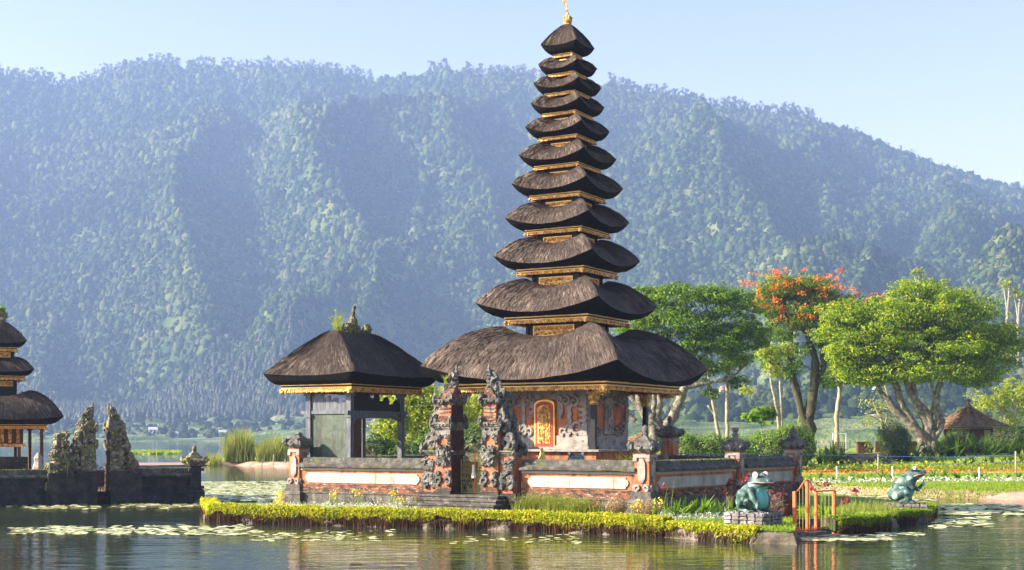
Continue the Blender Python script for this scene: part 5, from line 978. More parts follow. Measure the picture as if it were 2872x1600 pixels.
# huts
def hut(px, d, w, hh, rh, label, wallm, yaw=.45, zo=0):
    p = gpt(px, d); e = empty('hut', (p[0], p[1], p[2]+zo), yaw, label, 'hut'); b = MB(); b.span(-w*.30, w*.30, -w*.30, w*.30, 0, hh+.2)
    for sx in (-1, 1):
        for sy in (-1, 1): b.box(sx*w*.31, sy*w*.31, 0, .14, .14, hh+.15)
    b.build('wall', wallm, e)
    b = MB(); b.span(w*.10, w*.27, -w*.30-.03, -w*.30, .4, hh-.15); b.build('window', K['yellowiron'], e)
    b = MB(); n = 15
    for s in range(4):
        for i in range(n):
            for k in range(7):
                q0, q1 = k/7, (k+1)/7+.03; x0 = (-1+2*i/n); x1 = (-1+2*(i+1)/n); lim = 1
                a0 = w*.55*(1-q0); a1 = w*.55*(1-min(q1, .99)); z0 = hh+rh*(q0**1.25)-.0; z1 = hh+rh*(min(q1, 1)**1.25)
                xs = [x0*a0, x1*a0, x1*a1, x0*a1]; vs = []
                for (x, yy, zz) in ((x0*a0, -a0, z0+.05), ((x0+x1)/2*a0, -a0, z0+.10), (x1*a0, -a0, z0+.05), (x1*a1, -a1, z1+.0), ((x0+x1)/2*a1, -a1, z1+.05), (x0*a1, -a1, z1+.0)):
                    c_, s_2 = cos(s*pi/2), sin(s*pi/2); vs.append((x*c_-yy*s_2, x*s_2+yy*c_, zz))
                b.add(vs, [(0, 1, 4, 5), (1, 2, 3, 4)])
    for s in range(4):
        a = pi/4+s*pi/2; b.tube([(w*.56*1.414*cos(a), w*.56*1.414*sin(a), hh+.08), (w*.28*1.414*cos(a), w*.28*1.414*sin(a), hh+rh*.43), (0, 0, hh+rh+.05)], .09, 6)
    b.lathe([(w*.54, hh-.06), (w*.54, hh+.03)], sq=True); r_ = b.build('tiled_roof', K['tile'], e)
    b = MB(); b.lathe([(.14, 0), (.18, .1), (.1, .2), (.16, .35), (.2, .45), (.05, .55)], z=hh+rh, n=8); b.build('finial', K['brick'], r_); return e
hut(2436, 108, 4.0, 1.9, 1.75, 'small dark hut with a mossy clay tile pyramid roof beside the big tree', K['brownwood'], .5)
hut(1640, 94, 4.0, 1.75, 1.0, 'dark shed with a low roof half hidden behind the shrine and the gnarled tree', K['blackwood'], .3)
# low wall behind shrubs
b = MB(); p = gpt(2330, 108); b.span(-4, 5.5, -.1, .1, -.2, .75); b.span(-4, 5.5, -.18, .18, .75, .9); tag(b.build('garden_wall', K['brownwood'], loc=tuple(p)), 'low brown wall behind the shrubs under the big tree', 'wall')
# ------------------------------------------------------------------ sand spit with reeds on the left
def reed(px0, px1, d, h, n, label, mat):
    pc = gpt((px0+px1)/2, d); P = strip(px0, px1, d, 2.2, n)-pc; P[:, 2] = 0; q = (P[:, 0]-P[:, 0].min())/np.ptp(P[:, 0]); hh = h*(.55+.45*np.sin(q*pi))*(.8+.3*vnoise(P[:, 0]*1.3+50, P[:, 1]*.4+50, 61))
    return tag(np_mesh('reeds', *blades(P, hh, .07, .35, 3, .6), mat, loc=tuple(pc)), label, 'reeds')
reed(565, 640, 138, 2.9, 1700, 'tall dense reed clump on the sand spit, left of the two big ones', K['reed']); reed(645, 745, 136, 2.3, 1900, 'broad reed clump on the sand spit nearest the pavilion pillar', K['reed']); reed(520, 556, 137, 1.4, 500, 'small low reed tuft at the left tip of the sand spit', K['reed'])
e = empty('driftwood_fence', tuple(gpt(690, 131)), 0, 'crooked driftwood fence on the sand spit in front of the reeds', 'fence')
for i in range(3): b = MB(); b.tube([(-1.2+1.1*i, 0, -.1), (-1.15+1.1*i, 0, .6+.5*(i == 1))], .05, 6); b.build('stake', K['palebark'], e)
b = MB(); b.tube([(-1.5, 0, .3), (0, 0, .42), (1.4, 0, .3)], .035, 5); b.build('rail', K['palebark'], e)
P = np.array([onz(px, y) for px, y in zip(RS.uniform(330, 452, 2600), RS.uniform(1137.5, 1143, 2600))]); tag(np_mesh('floating_weed', *blades(P+np.array([0, 0, -.02]), .5, .5, .9), K['grass']), 'thin strip of bright floating weed on the lake left of the spit', 'water weed', kind='stuff')
# thin sand bar behind the left island
b = MB(); pts = [onz(300, 1168, 0), onz(505, 1166, 0), onz(560, 1160, 0), onz(520, 1172, 0), onz(300, 1175, 0)]; b.add([(p.x, p.y, .12) for p in pts], [(4, 3, 2, 1, 0)]); tag(b.build('sand_bar', K['sand']), kind='structure')
# ------------------------------------------------------------------ temple island
front = [(525, 1312), (660, 1318), (800, 1322), (1050, 1329), (1300, 1335), (1500, 1344), (1670, 1352), (1800, 1362), (1900, 1368), (2000, 1371)]
right = [(2003, 1337), (2106, 1333), (2112, 1347), (2180, 1344), (2238, 1335), (2256, 1322), (2345, 1313), (2352, 1297), (2290, 1283), (2180, 1272)]
isl = [onz(*p) for p in front+right]+[Vector((14.0, 60, 0)), Vector((9, 64, 0)), Vector((2.5, 64, 0)), Vector((-3.2, 61, 0)), Vector((-8.9, 51.4, 0)), onz(640, 1288), onz(507, 1291)]
ring = []
for a, c in zip(isl, isl[1:]+isl[:1]):
    n = max(1, int((c-a).length/.35))
    for k in range(n): ring.append(a+(c-a)*(k/n))
n = len(ring); cen = Vector((1, 53, 0)); rr = []
for z, ins, j in ((-.7, -.25, .1), (-.05, -.04, .10), (.12, .02, .12), (.24, .03, .08), (.31, .12, .05), (.32, .30, .02)):
    row = []
    for i, p in enumerate(ring):
        t = (ring[(i+1) % n]-ring[i-1]).normalized(); nr = Vector((-t.y, t.x, 0)); k = noise.noise(Vector((p.x*1.7, p.y*1.7, z*3)))*j*2; row.append(p+nr*(ins+k)+Vector((0, 0, z+.04*noise.noise(Vector((p.x, p.y, 9))))))
    rr.append(row)
b = MB(); b.rings(rr, False, False); b.mi = 1
def in_poly(X, Y, pl):
    r = np.zeros(X.shape, bool)
    for (x0, y0), (x1, y1) in zip(pl, pl[1:]+pl[:1]): r ^= ((y0 > Y) != (y1 > Y)) & (X < (x1-x0)*(Y-y0)/(y1-y0+1e-12)+x0)
    return r
_xs = np.arange(-12, 17, .14); _ys = np.arange(35, 65, .14); _GX, _GY = np.meshgrid(_xs, _ys); _in = in_poly(_GX+.07, _GY+.07, [(p.x, p.y) for p in rr[-2]]); _id = {}; _v = []; _f = []
for _i, _j in zip(*np.nonzero(_in[:-1, :-1])):
    q = []
    for a_, c_ in ((0, 0), (0, 1), (1, 1), (1, 0)):
        k_ = (_i+a_, _j+c_)
        if k_ not in _id: _id[k_] = len(_v); _v.append((_xs[k_[1]], _ys[k_[0]], .335+.03*noise.noise(Vector((_xs[k_[1]]*1.5, _ys[k_[0]]*1.5, 3)))))
        q.append(_id[k_])
    _f.append(tuple(q))
b.add(_v, _f); tag(b.build('island_ground', [K['islandstone'], K['grassmat']]), kind='structure')
def along(pts, n, z=0, off=(0, .3)):
    P = [onz(*p) for p in pts]; L = [(b_-a).length for a, b_ in zip(P[:-1], P[1:])]; cum = np.concatenate([[0], np.cumsum(L)]); s = RS.rand(n)*cum[-1]; k = np.clip(np.searchsorted(cum, s)-1, 0, len(L)-1); t = (s-cum[k])/np.array(L)[k]
    A = np.array(P)[:-1][k]; B = np.array(P)[1:][k]; d = unit(B-A); nr = np.stack([-d[:, 1], d[:, 0], 0*d[:, 0]], 1); o = RS.uniform(off[0], off[1], n); Q = A+(B-A)*t[:, None]+nr*o[:, None]; Q[:, 2] = z; return Q, nr, o, s
# clipped hedge along the water: dark core, leaf shell, hanging roots
def hedge(label, pts, top, wd, n, roots=1.0, hang=.18, mat=None):
    e = empty('edging_hedge', (0, 0, 0), 0, label, 'hedge', 'low hedges along the island edge'); P = [onz(*p) for p in pts]; c0 = sum(P, Vector())/len(P); e.location = c0; c0 = np.array(c0)
    dn = []; 
    for a, c in zip(P[:-1], P[1:]):
        m = max(2, int((c-a).length/.3)); dn += [a+(c-a)*(k/m) for k in range(m)]
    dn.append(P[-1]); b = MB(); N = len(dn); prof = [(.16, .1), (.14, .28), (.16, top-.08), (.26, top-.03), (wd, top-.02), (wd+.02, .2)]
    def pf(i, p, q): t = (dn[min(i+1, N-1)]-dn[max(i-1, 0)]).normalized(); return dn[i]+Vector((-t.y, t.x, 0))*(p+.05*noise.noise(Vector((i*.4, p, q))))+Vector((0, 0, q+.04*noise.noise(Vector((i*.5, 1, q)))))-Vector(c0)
    b.sweep(prof, pf, N); b.build('stems', K['darkbark'], e)  # one solid dark core under the leaves, no separate stems
    Q, nr, o, s = along(pts, n, 0, (-.02, wd)); fr = RS.rand(n) < .5; lump = .018*np.sin(s*2.3)+.015*np.sin(s*5.1)+.02*vnoise(s*3+50, s*0+50, 77)
    Q[~fr, 2] = top+lump[~fr]+RS.normal(size=(~fr).sum())*.025; Q[fr] -= nr[fr]*(o[fr][:, None]-(.10-.16*RS.rand(fr.sum()))[:, None]); ff = RS.rand(fr.sum()); drop_ = (hang+.26*(vnoise(s[fr]*1.3+9, s[fr]*0+5, 78)-.45)+.22*(vnoise(s[fr]*5+9, s[fr]*0+5, 79)-.5)); Q[fr, 2] = top+lump[fr]-ff**1.4*(drop_+.14)
    Nn = np.where(fr[:, None], -nr, np.array([[0, 0, 1.]])); V1 = leaves(Q-c0, .085, Nn, jit=1.1); np_mesh('leaves', *V1, mat or K['leafhedge'], e)
    m = int(n*.16*roots); Q, nr, o, s = along(pts, m, 0, (-.07, .05)); V2 = blades(Q-c0+np.array([0, 0, -.04]), .34, .022, .25); np_mesh('hanging_roots', *V2, K['dryroot'], e)
K['dryroot'] = FOL('brown_roots', [(.018, .007, .004), (.055, .022, .010), (.15, .08, .035)], .2, tcol=(1.2, .8, .5))
hedge('long low clipped yellow green hedge along the front edge of the temple island', front[:7], .52, .55, 52000)
hedge('thin patch of bright creeping leaves at the island edge below the cobbled frog plinth', [(1672, 1352), (1800, 1362), (1900, 1368)], .40, .35, 3600, .5, .10)
hedge('rounded mossy hedge at the water right of the orange gate', [(2112, 1347), (2180, 1344), (2238, 1335)], .48, .8, 7000, 1.3, .2, K['grass'])
hedge('low mossy hedge under the praying frog at the right tip of the island', [(2256, 1322), (2345, 1313), (2352, 1298)], .42, .8, 6500, 1.0, .15, K['grass'])
hedge('short end of the clipped hedge turning back at the left tip of the island', [(507, 1290), (525, 1312)], .50, .5, 3600)
def ip(px, py, z=.36): return np.array(onz(px, py, z))
def scatter(px0, px1, y0, y1, n, z=.36): return np.array([ip(a, c, z) for a, c in zip(RS.uniform(px0, px1, n), RS.uniform(y0, y1, n))])
P = np.concatenate([scatter(560, 2000, 1290, 1312, 9000), scatter(1700, 2240, 1285, 1338, 16000), scatter(540, 760, 1270, 1300, 5000), scatter(1850, 2330, 1278, 1300, 6000)])
poly = [(p.x, p.y) for p in isl]
def inside(P):
    x, y = P[:, 0], P[:, 1]; r = np.zeros(len(P), bool); m = len(poly)
    for i in range(m):
        (x0, y0), (x1, y1) = poly[i], poly[(i+1) % m]; c = ((y0 > y) != (y1 > y)) & (x < (x1-x0)*(y-y0)/(y1-y0+1e-12)+x0); r ^= c
    return r
tag(np_mesh('island_grass', *blades(P[inside(P)], .10, .02, .8), K['grass']), 'short bright grass on the temple island', 'grass', kind='stuff')
for (a, lb) in (((640, 1050, 1278, 1290, 5200), 'low white flowering ground cover between the long hedge and the wall, left of the steps'), ((1660, 1850, 1298, 1312, 3000), 'grey green ground cover left of the cobbled frog plinth')):
    P = scatter(*a); P = P[inside(P)]; P = P+np.abs(RS.normal(size=P.shape))*[.02, .02, .09]+[0, 0, .03]; tag(np_mesh('ground_cover', *leaves(P, .06), K['wflower']), lb, 'ground cover', kind='stuff')
def stalky(px, py, h, n, fl, mat, label, cat='plant', group='small plants in front of the compound wall', w=.03, fs=.10, lean=.3):
    p = ip(px, py); e = empty('flowering_plant', tuple(p), 0, label, cat, group); P = RS.normal(size=(n, 3))*[.08, .08, 0]; np_mesh('stems', *blades(P, h, w, lean), K['grass'] if mat is not K['dry'] else K['dry'], e)
    Q = RS.normal(size=(fl, 3))*[.10, .10, .07]+[0, 0, h*.95]; np_mesh('leaf_top', *leaves(Q, fs), mat, e); return e
for (px, py, h, lb) in ((835, 1275, .45, 'yellow leaved plant farthest left before the pavilion wall'), (863, 1272, .75, 'tall orange and yellow leaved plant before the pavilion wall, second from left'), (898, 1276, .5, 'yellow leaved plant third from left before the pavilion wall'), (990, 1280, .55, 'yellow leaved plant just left of the steps'), (1012, 1284, .35, 'small orange leaved plant beside the left end of the steps'), (1045, 1285, .5, 'thin red stemmed plant in front of the steps')):
    stalky(px, py, h, 9, 22, K['yflower'] if px != 1045 else K['cordy'], lb)
for (px, py, h, lb) in ((1595, 1318, .55, 'single yellow topped stalk between the dry tufts'), (1655, 1312, .6, 'yellow topped stalk right of the dry twiggy bush'), (1672, 1308, 1.0, 'tall crimson leaved cordyline before the shaded wall'), (1500, 1310, .55, 'crimson stalk below the right end of the lit wall')):
    stalky(px, py, h, 7, 26, K['cordy'] if 'crimson' in lb else K['yflower'], lb, fs=.085)
bush('yellow_bush', 'airy yellow flowered bush at the left corner pillar', 712, 48.5, .75, .55, K['yflower'], .07, 1.0, z=.36, core=False)
for (px, d, w, h, lb) in ((1350, 44.2, 1.1, .55, 'ragged dry grass tuft right of the steps'), (1412, 43.6, 1.0, .5, 'ragged dry grass tuft below the lit wall panel'), (1470, 43.0, 1.0, .45, 'low dry grass tuft left of the twiggy bushes')):
    p = np.array([(px-1288)/F*d, d, .36]); P = RS.normal(size=(700, 3))*[w*.3, .14, 0]; V = merge([blades(P, h, .018, .6), leaves(P*1.0+np.array([0, 0, h*.8])+RS.normal(size=P.shape)*[.05, .05, .12], .05)]); tag(np_mesh('dry_tuft', *V, K['reed'], loc=tuple(p)), lb, 'grass tuft', 'dry plants below the lit wall')
for (px, d, w, lb) in ((1550, 41.8, .8, 'pale twiggy dry bush below the corner pillar, left one'), (1625, 41.2, 1.1, 'pale twiggy dry bush below the corner pillar, right one')):
    p = np.array([(px-1288)/F*d, d, .36]); b = MB(); rnd = random.Random(px)
    for k in range(150):
        a = rnd.random()*6.28; r = w*.5*rnd.random()**.6; h = .55*rnd.uniform(.5, 1); b.tube([(0.1*cos(a), .1*sin(a), 0), (r*.6*cos(a), r*.5*sin(a), h*.6), (r*cos(a+.3), r*.7*sin(a+.3), h)], [.008, .006, .003], 3)
    P, N = clumps(np.array([[0, 0, .35]]), np.array([[w*.45, w*.35, .24]]), 900, .4); vv, ff = leaves(P, .05, N); b.mi = 0; o = b.build('dry_bush', K['dry'], loc=tuple(p)); tag(o, lb, 'bush', 'dry plants below the lit wall'); np_mesh('seed_heads', vv, ff, K['dry'], o)
u_ = 0; can = [rosette('canna_plant', (0, 0, 0), .55, 12, .14, K['leafmid'], None, None, lean=.7) for _ in range(2)]
for (px, py) in ((1700, 1308), (1722, 1306), (1745, 1306), (1768, 1305), (1792, 1303), (1815, 1304), (1838, 1300), (2072, 1310), (2088, 1308)):
    o = can[u_] if u_ < 2 else can[u_ % 2].copy()
    if u_ >= 2: COL.objects.link(o)
    u_ += 1; o.location = ip(px, py); s = random.uniform(.8, 1.2); o.scale = (s, s, s); o.rotation_euler = (0, 0, random.random()*6); tag(o, 'broad green leaved plant at the foot of the shaded wall, left of the seated frog' if px < 1900 else 'broad green leaved plant just behind the orange gate', 'plant', 'broad leaved plants left of the frog' if px < 1900 else 'broad leaved plants behind the gate')
for (px, d, w, h, lb) in ((1968, 41.2, .9, .85, 'dark red leaved bush between the seated frog and the orange gate'), (1935, 42.5, .7, .9, 'dark red leaved bush right behind the seated frog'), (1842, 43.2, .45, 1.15, 'dark red cordyline under the middle pillar')): bush('red_bush', lb, px, d, w, h, K['redleaf'], .075, 1.5, z=.36)
for (px, py, h, lb) in ((2078, 1300, 1.05, 'tall stalk with crimson leaf tuft behind the orange gate'), (2150, 1296, .8, 'stalk with crimson leaf tuft right of the orange gate'), (2040, 1302, .9, 'crimson topped stalk seen through the bars of the orange gate'), (1886, 1318, 1.33, 'crimson leaf tuft showing behind the head of the seated frog'), (2128, 1300, .5, 'thin brown seed stalk beside the crimson tufts')): stalky(px, py, h, 4, 40, K['cordy'], lb, fs=.12, w=.02, lean=.12, group='crimson tufts around the gate')
P = scatter(2110, 2260, 1278, 1300, 700); tag(np_mesh('tall_grass', *blades(P, .32, .02, .5), K['reed']), 'loose tall grass and white flower stalks right of the orange gate', 'grass', kind='stuff')
# ------------------------------------------------------------------ frogs
def frog_mat(name, dark=True):
    m, n, b = _nodes(name); tc = n.nodes.new('ShaderNodeTexCoord'); v = tc.outputs['Object']
    base = ramp(n, nz_(n, v, 3.2, 3, .5), [(.02, .045, .045), (.05, .10, .09), (.10, .17, .15)], .35, .65)
    def dist(p, r, soft=.04):
        d = n.nodes.new('ShaderNodeVectorMath'); d.operation = 'DISTANCE'; n.links.new(v, d.inputs[0]); d.inputs[1].default_value = p
        q = n.nodes.new('ShaderNodeMapRange'); q.inputs[1].default_value = r+soft; q.inputs[2].default_value = r-soft; n.links.new(d.outputs['Value'], q.inputs[0]); return q.outputs[0]
    c = mixc(n, thresh(n, nz_(n, v, 5, 2, .4), .61, .02), base, (.22, .36, .34)); c = mixc(n, thresh(n, nz_(n, mapv(n, v, (1, 1, 1.6)), 4.2, 3, .5), .60, .02), c, (.018, .04, .05)); c = mixc(n, thresh(n, nz_(n, v, 14, 5, .7), .68, .03), c, (.12, .11, .08))
    for p, r in BELLY: c = mixc(n, dist(p, r, .015), c, (.12, .40, .37))
    n.links.new(c, b.inputs['Base Color']); b.inputs['Roughness'].default_value = .5; b.inputs['Specular IOR Level'].default_value = .3; bumpn(n, b, nz_(n, v, 30, 4), .25, .01); return m
BELLY = [((.30, 0, .40), .235), ((.24, 0, .20), .19)]
def union(name, balls, parent, mat, vox=.018):
    b = MB()
    for q in balls: b.blob(*q[:6], 0, 18, 12, tilt=q[6] if len(q) > 6 else 0, rot=q[7] if len(q) > 7 else 0)
    o = b.build(name, mat, parent, smooth=True); r = o.modifiers.new('remesh', 'REMESH'); r.mode = 'VOXEL'; r.voxel_size = vox; r.use_smooth_shade = True; s = o.modifiers.new('smooth', 'SMOOTH'); s.factor = .6; s.iterations = 5; return o
def limb(pts, rad, n=7):
    out = []
    for (a, c, r0, r1) in zip(pts[:-1], pts[1:], rad[:-1], rad[1:]):
        for k in range(n): t = k/n; r = r0+(r1-r0)*t; out.append((a[0]+(c[0]-a[0])*t, a[1]+(c[1]-a[1])*t, a[2]+(c[2]-a[2])*t, r, r, r))
    out.append((*pts[-1], rad[-1], rad[-1], rad[-1])); return out
def frog_sit(name, loc, rz, sc, label, group=None):
    """seated frog, forward = +x"""
    e = empty(name, loc, rz, label, 'frog statue', group, sc); B = [(-.02, 0, .36, .30, .27, .32, -.45), (.10, 0, .50, .25, .26, .28, -.3), (-.14, 0, .26, .26, .27, .22, 0), (.20, 0, .30, .2, .23, .25), (.24, 0, .74, .27, .25, .125, .12), (.38, 0, .735, .19, .20, .075, .15), (.14, 0, .70, .22, .23, .14), (.20, 0, .62, .22, .21, .10)]
    for s in (-1, 1):
        B += [(.20, s*.15, .85, .085, .075, .085), (.02, s*.30, .34, .12, .08, .19)]
        B += limb([(-.16, s*.24, .24), (-.06, s*.36, .44), (.02, s*.36, .42)], [.12, .11, .09])+limb([(.0, s*.36, .40), (-.16, s*.33, .14), (-.14, s*.32, .06)], [.09, .055, .05])+limb([(-.14, s*.32, .045), (.08, s*.34, .035)], [.05, .055])
        for k in (-1, 0, 1): B += limb([(.06, s*.34, .03), (.19, s*(.34+.055*k), .022)], [.03, .022], 5)
        B += limb([(.12, s*.23, .50), (.22, s*.27, .34), (.30, s*.22, .20), (.30, s*.19, .06)], [.11, .085, .06, .045])
        for k in (-1.3, -.4, .5, 1.3): B += limb([(.30, s*.19, .035), (.42, s*(.19+.055*k), .02)], [.03, .02], 5)
    union('body', B, e, FROG)
    for s in (-1, 1):
        b = MB(); b.blob(.225, s*.20, .875, .066, .045, .062, 0, 14, 9); ey = b.build('eye', K['eyewhite'], e, smooth=True); b = MB(); b.blob(.24, s*.242, .882, .03, .012, .018, 0, 10, 6); b.build('pupil', K['blackwood'], ey)
        b = MB(); b.tube([(.225+.072*cos(a), s*.212, .875+.07*sin(a)) for a in np.linspace(0, 2*pi, 13)], .010, 5); b.build('eye_rim', K['pinkrim'], ey)
    b = MB(); b.tube([(.10, -.235, .685), (.24, -.255, .715), (.40, -.20, .70), (.53, -.10, .705), (.565, 0, .70), (.53, .10, .705), (.40, .20, .70), (.24, .255, .715), (.10, .235, .685)], .016, 6); b.build('mouth_line', K['pinkrim'], e, smooth=True); return e
def frog_pray(name, loc, rz, sc, label):
    e = empty(name, loc, rz, label, 'frog statue', None, sc); B = [(-.10, 0, .34, .28, .23, .25, -.5), (.04, 0, .52, .24, .21, .24, -.7), (-.22, 0, .24, .20, .22, .17), (.18, 0, .70, .20, .20, .16, -.2), (.30, 0, .76, .21, .19, .105, -.12), (.42, 0, .79, .13, .13, .06, -.15), (.12, 0, .36, .13, .14, .2)]
    for s in (-1, 1):
        B += [(.22, s*.13, .88, .08, .065, .07), (-.10, s*.22, .24, .22, .09, .17, .2)]+limb([(-.2, s*.22, .2), (.0, s*.27, .32), (.10, s*.27, .16)], [.12, .12, .08])+limb([(.10, s*.27, .14), (-.10, s*.27, .05), (.20, s*.27, .04)], [.07, .05, .06])
        for k in (-1, 0, 1): B += limb([(.18, s*.27, .03), (.32, s*(.27+.05*k), .022)], [.03, .022], 5)
        B += limb([(.12, s*.20, .58), (.20, s*.22, .42), (.33, s*.09, .36), (.42, s*.03, .48)], [.09, .07, .05, .035])
        for k in range(4): B += limb([(.40, s*.03, .46), (.47+.012*k, s*.03, .60-.04*k)], [.025, .016], 5)
    union('body', B, e, FROG2)
    for s in (-1, 1):
        b = MB(); b.blob(.25, s*.175, .905, .055, .035, .048, 0, 12, 8); ey = b.build('eye', K['eyewhite'], e, smooth=True); b = MB(); b.blob(.27, s*.208, .905, .022, .01, .02, 0, 8, 6); b.build('pupil', K['blackwood'], ey)
    b = MB(); b.tube([(.22, -.20, .70), (.34, -.185, .745), (.46, -.12, .765), (.555, 0, .785), (.46, .12, .765), (.34, .185, .745), (.22, .20, .70)], .012, 6); b.build('mouth_line', K['pinkrim'], e, smooth=True); return e
K['eyewhite'] = M('painted_eye_white', [(.75, .76, .78), (.85, .85, .85)], 4, rough=.3, bump=0); K['pinkrim'] = M('pink_lip_paint', [(.55, .20, .18), (.75, .38, .34)], 4, rough=.4, bump=0)
FROG = frog_mat('glossy_green_frog_paint'); BELLY = [((.20, 0, .34), .15)]; FROG2 = frog_mat('dark_green_frog_paint')
def plinth(name, loc, rz, lx, ly, nlay, label, bh=.085, inset=0):
    e = empty(name, loc, rz, label, 'plinth', 'cobbled plinths under the frogs'); b = MB(); H = bh*nlay; b.box(0, 0, -.12, lx-.03, ly-.03, H+.10); b.build('mortar_core', K['mortar'], e); b = MB()
    for k in range(nlay):
        for (L, W, ax) in ((lx, ly, 'x'), (ly, lx, 'y')):
            m = max(3, int(L/.22)); 
            for sgn in (-1, 1):
                o_ = random.uniform(0, .5)
                for i in range(m):
                    c = -L/2+(i+.5)*L/m; args = (c, sgn*(W/2-.03)) if ax == 'x' else (sgn*(W/2-.03), c); sx_, sy_ = ((L/m*.86, .09) if ax == 'x' else (.09, L/m*.86)); b.box(args[0], args[1], bh*k+.008, sx_, sy_, bh*.80, top=.9, jit=.012)
    for i in range(int(lx/.15)):
        for j in range(int(ly/.15)): b.box(-lx/2+.08+.15*i, -ly/2+.08+.15*j, H-.03, .115, .115, .04, top=.8, jit=.006)
    b.build('cobbles', K['plinth'], e); return e
p1 = ip(1895, 1325, .34); plinth('cobbled_plinth', tuple(p1), radians(-38), 1.2, 1.15, 4, 'square cobbled plinth painted black and grey under the seated frog', .10)
fp = p1+np.array([-.03, 0, 0]); frog_sit('frog_statue', (fp[0], fp[1], p1[2]+.40), radians(-44), 1.17, 'green seated frog statue with pale belly on the cobbled plinth left of the orange gate')
p2 = ip(2280, 1282, .38); plinth('cobbled_plinth', tuple(p2), radians(-12), 1.3, .95, 2, 'low cobbled plinth under the praying frog at the right tip of the island', .10)
frog_pray('frog_statue', (p2[0]-.06, p2[1], p2[2]+.19), radians(-14), 1.32, 'dark green frog statue with folded hands looking right from the tip of the island')
frog_sit('frog_statue', tuple(T(2.95, -4.9, 1.22)), radians(-105), 1.15, 'teal frog statue peering over the lit wall beside the black post', 'small frogs inside the compound')
frog_sit('frog_statue', tuple(T(-.45, -3.6, 1.35)), radians(-125), 1.2, 'green frog statue seen through the iron gate', 'small frogs inside the compound')
frog_sit('frog_statue', tuple(T(6.9, -4.2, 1.2)) if False else tuple(T(5.2, -4.4, 1.35)), radians(-20), .8, 'blue green frog statue peeking over the wall behind the ball topped pillar', 'small frogs inside the compound')
for i, (x, y) in enumerate(((2.95, -4.9), (-.45, -3.6), (5.2, -4.4))):
    b = MB(); z1 = (1.22, 1.35, 1.35)[i]; b.lathe([(.5, .3), (.5, .5), (.42, .55), (.42, z1-.1), (.5, z1-.06), (.5, z1)], sq=True); tag(b.build('stone_block', K['coping'], loc=tuple(T(x, y))), ('square stone block under the teal frog behind the lit wall', 'square stone block under the frog behind the iron gate', 'square stone block under the blue green frog behind the corner pillar')[i], 'pedestal', 'frog pedestals inside the compound')
b = MB(); b.lathe([(.16, .3), (.14, 2.05), (.09, 2.2), (.03, 2.45)], n=9); tag(b.build('cone_offering', K['goldline'], loc=tuple(T(1.75, -5.2))), 'small golden cone on the wall top right of the gate tower', 'offering')
bush('flower_pot_bush', 'small yellow and white flowering plant peeking over the wall beside the ball topped pillar', 1580, 46.5, .8, 1.0, K['leafhedge'], .07, 1.0, z=1.35, core=False)
# ------------------------------------------------------------------ orange gate at the water
g0 = onz(1999, 1343, .1); g1 = onz(2098, 1334, .1); gv = (g1-g0); GA = math.atan2(gv.y, gv.x); GLN = gv.length; g = empty('orange_gate', g0, GA, 'orange painted iron garden gate with a curved top standing at the water landing', 'gate'); mm = GLN/98
xs = [0, 31*mm, 52*mm, 98*mm]; hs = [1.18, 1.46, 1.15, 1.16]
for i, (x, h) in enumerate(zip(xs, hs)): b = MB(); r = (.042, .04, .036, .042)[i]; b.box(x, 0, -.25 if i in (0, 3) else .0, r*2, r*2, h+(.25 if i in (0, 3) else 0)); b.build('gate_post', K['rustgate'], g)
b = MB()
def crv(x0, z0, x1, z1, n=9): return [(x0+(x1-x0)*(k/n), 0, z0+(z1-z0)*(.5-.5*cos(pi*k/n))) for k in range(n+1)]
b.tube([(0, 0, 1.17)]+crv(.05, 1.17, xs[1]-.03, 1.48)+crv(xs[1]+.02, 1.48, xs[2]-.02, 1.16)+[(xs[2], 0, 1.15), (xs[3], 0, 1.15)], .022, 6); b.tube([(0, 0, .05), (xs[3], 0, .12)], .02, 6); b.tube([(0, 0, .09), (xs[2], -.02, .05)], .025, 6); b.build('top_rail', K['rustgate'], g)
b = MB()
for x in np.linspace(.07, xs[1]-.06, 4): b.tube([(x, 0, .06), (x, 0, 1.17+.30*(x/xs[1])**1.5)], .008, 5)
for x in np.linspace(xs[2]+.08, xs[3]-.07, 5): b.tube([(x, 0, .06), (x, 0, 1.15)], .008, 5)
b.tube([(xs[1]+.12, 0, .06), (xs[1]+.12, 0, 1.3)], .008, 5); b.build('bars', K['yellowiron'], g)
b = MB()
for x in (.12, .25, .75, .95, 1.1): b.scroll(min(x, xs[3]-.1), 0, .06, .07, .010, random.choice((-1, 1)), turns=1.2)
b.build('scrolls', K['rustgate'], g)
e = empty('landing_steps', (g0.x, g0.y, 0), GA, 'wet concrete landing slabs in the water under the orange gate', 'steps')
b = MB(); b.span(-.12, 1.3, -.25, 2.6, -.3, .12); b.build('step', K['concrete'], e); b = MB(); b.span(.3, 1.9, -.7, -.26, -.3, .035); b.build('step', K['concrete'], e)
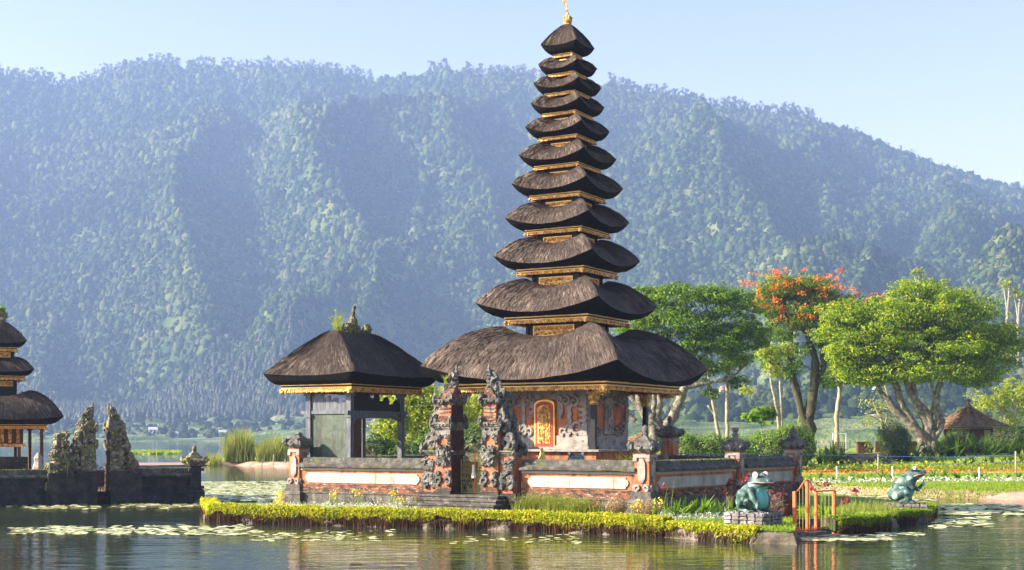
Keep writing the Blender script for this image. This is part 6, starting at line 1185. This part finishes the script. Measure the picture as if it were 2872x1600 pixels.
# ------------------------------------------------------------------ lily pads
def pads(label, regs, n, r=.13, th=.45):
    P = []; tot = sum(w_ for *_, w_ in regs)
    for (px0, px1, y0, y1, w_) in regs:
        m = int(n*w_/tot*2.6); a = RS.uniform(px0, px1, m); c = 1/RS.uniform(1/(y1-HZ), 1/(y0-HZ), m)+HZ if False else RS.uniform(y0, y1, m)
        edge = np.minimum(np.minimum((a-px0)/(px1-px0), (px1-a)/(px1-px0))*4, np.minimum((c-y0)/(y1-y0), (y1-c)/(y1-y0))*3); k = vnoise(a/38+50, c/6+50, 71)*.6+vnoise(a/14+50, c/3+50, 72)*.4
        ok = k > th-.12*np.clip(edge, 0, 1)+.10*(1-np.clip(edge*2, 0, 1)); ok &= RS.rand(m) < .6; P += [onz(x, y, .012) for x, y in zip(a[ok], c[ok])]
    P = np.array(P); m = len(P); rr_ = r*(.5+RS.rand(m)); th0 = RS.rand(m)*6.28; ang = np.linspace(.2, 2*pi-.2, 8); tl = RS.normal(size=(m, 2))*.05
    dx = rr_[:, None]*np.cos(ang+th0[:, None]); dy = rr_[:, None]*np.sin(ang+th0[:, None]); dz = .006+tl[:, :1]*dx+tl[:, 1:]*dy; V = np.stack([P[:, :1]+dx, P[:, 1:2]+dy, P[:, 2:]+dz], -1); P[:, 2] += RS.rand(m)*.01
    return tag(np_mesh('lily_pads', V.reshape(-1, 3), np.arange(m*8).reshape(m, 8), K['pads']), label, 'water lilies', kind='stuff')
pads('dense carpet of sunlit lily pads on the water between the two temple islands', [(497, 745, 1212, 1262, 6)], 9000, .17, .30)
pads('pale lily pads floating in the foreground left of the island', [(20, 560, 1322, 1345, 4), (430, 660, 1320, 1350, 2)], 900, .10, .47)
pads('thin line of lily pads along the foot of the left dark wall', [(20, 560, 1266, 1282, 3)], 650, .10, .50)
pads('scattered lily pads below the long hedge', [(560, 1000, 1333, 1362, 3), (1080, 1560, 1345, 1368, 1)], 300, .08, .52)
pads('lily pads around the landing of the orange gate', [(2000, 2240, 1348, 1362, 3), (2130, 2330, 1335, 1348, 1)], 600, .09, .46)
pads('bright lily pads and algae on the water by the right bank', [(2360, 2700, 1268, 1296, 4), (2110, 2360, 1242, 1280, 3), (2330, 2500, 1300, 1330, 1)], 1700, .14, .45)
# ------------------------------------------------------------------ air
m = bpy.data.materials.new('haze_air'); m.use_nodes = True; n = m.node_tree; n.nodes.remove(n.nodes['Principled BSDF'])
pv = n.nodes.new('ShaderNodeVolumePrincipled'); pv.inputs['Color'].default_value = (.40, .58, 1.0, 1); pv.inputs['Density'].default_value = .00024; pv.inputs['Anisotropy'].default_value = .1
n.links.new(pv.outputs[0], n.nodes['Material Output'].inputs['Volume'])
hz = MB(); hz.span(-2300, 2300, -60, 2900, -8, 585); o = hz.build('haze', m); tag(o, kind='stuff', label='pale blue morning haze in the air over the lake')
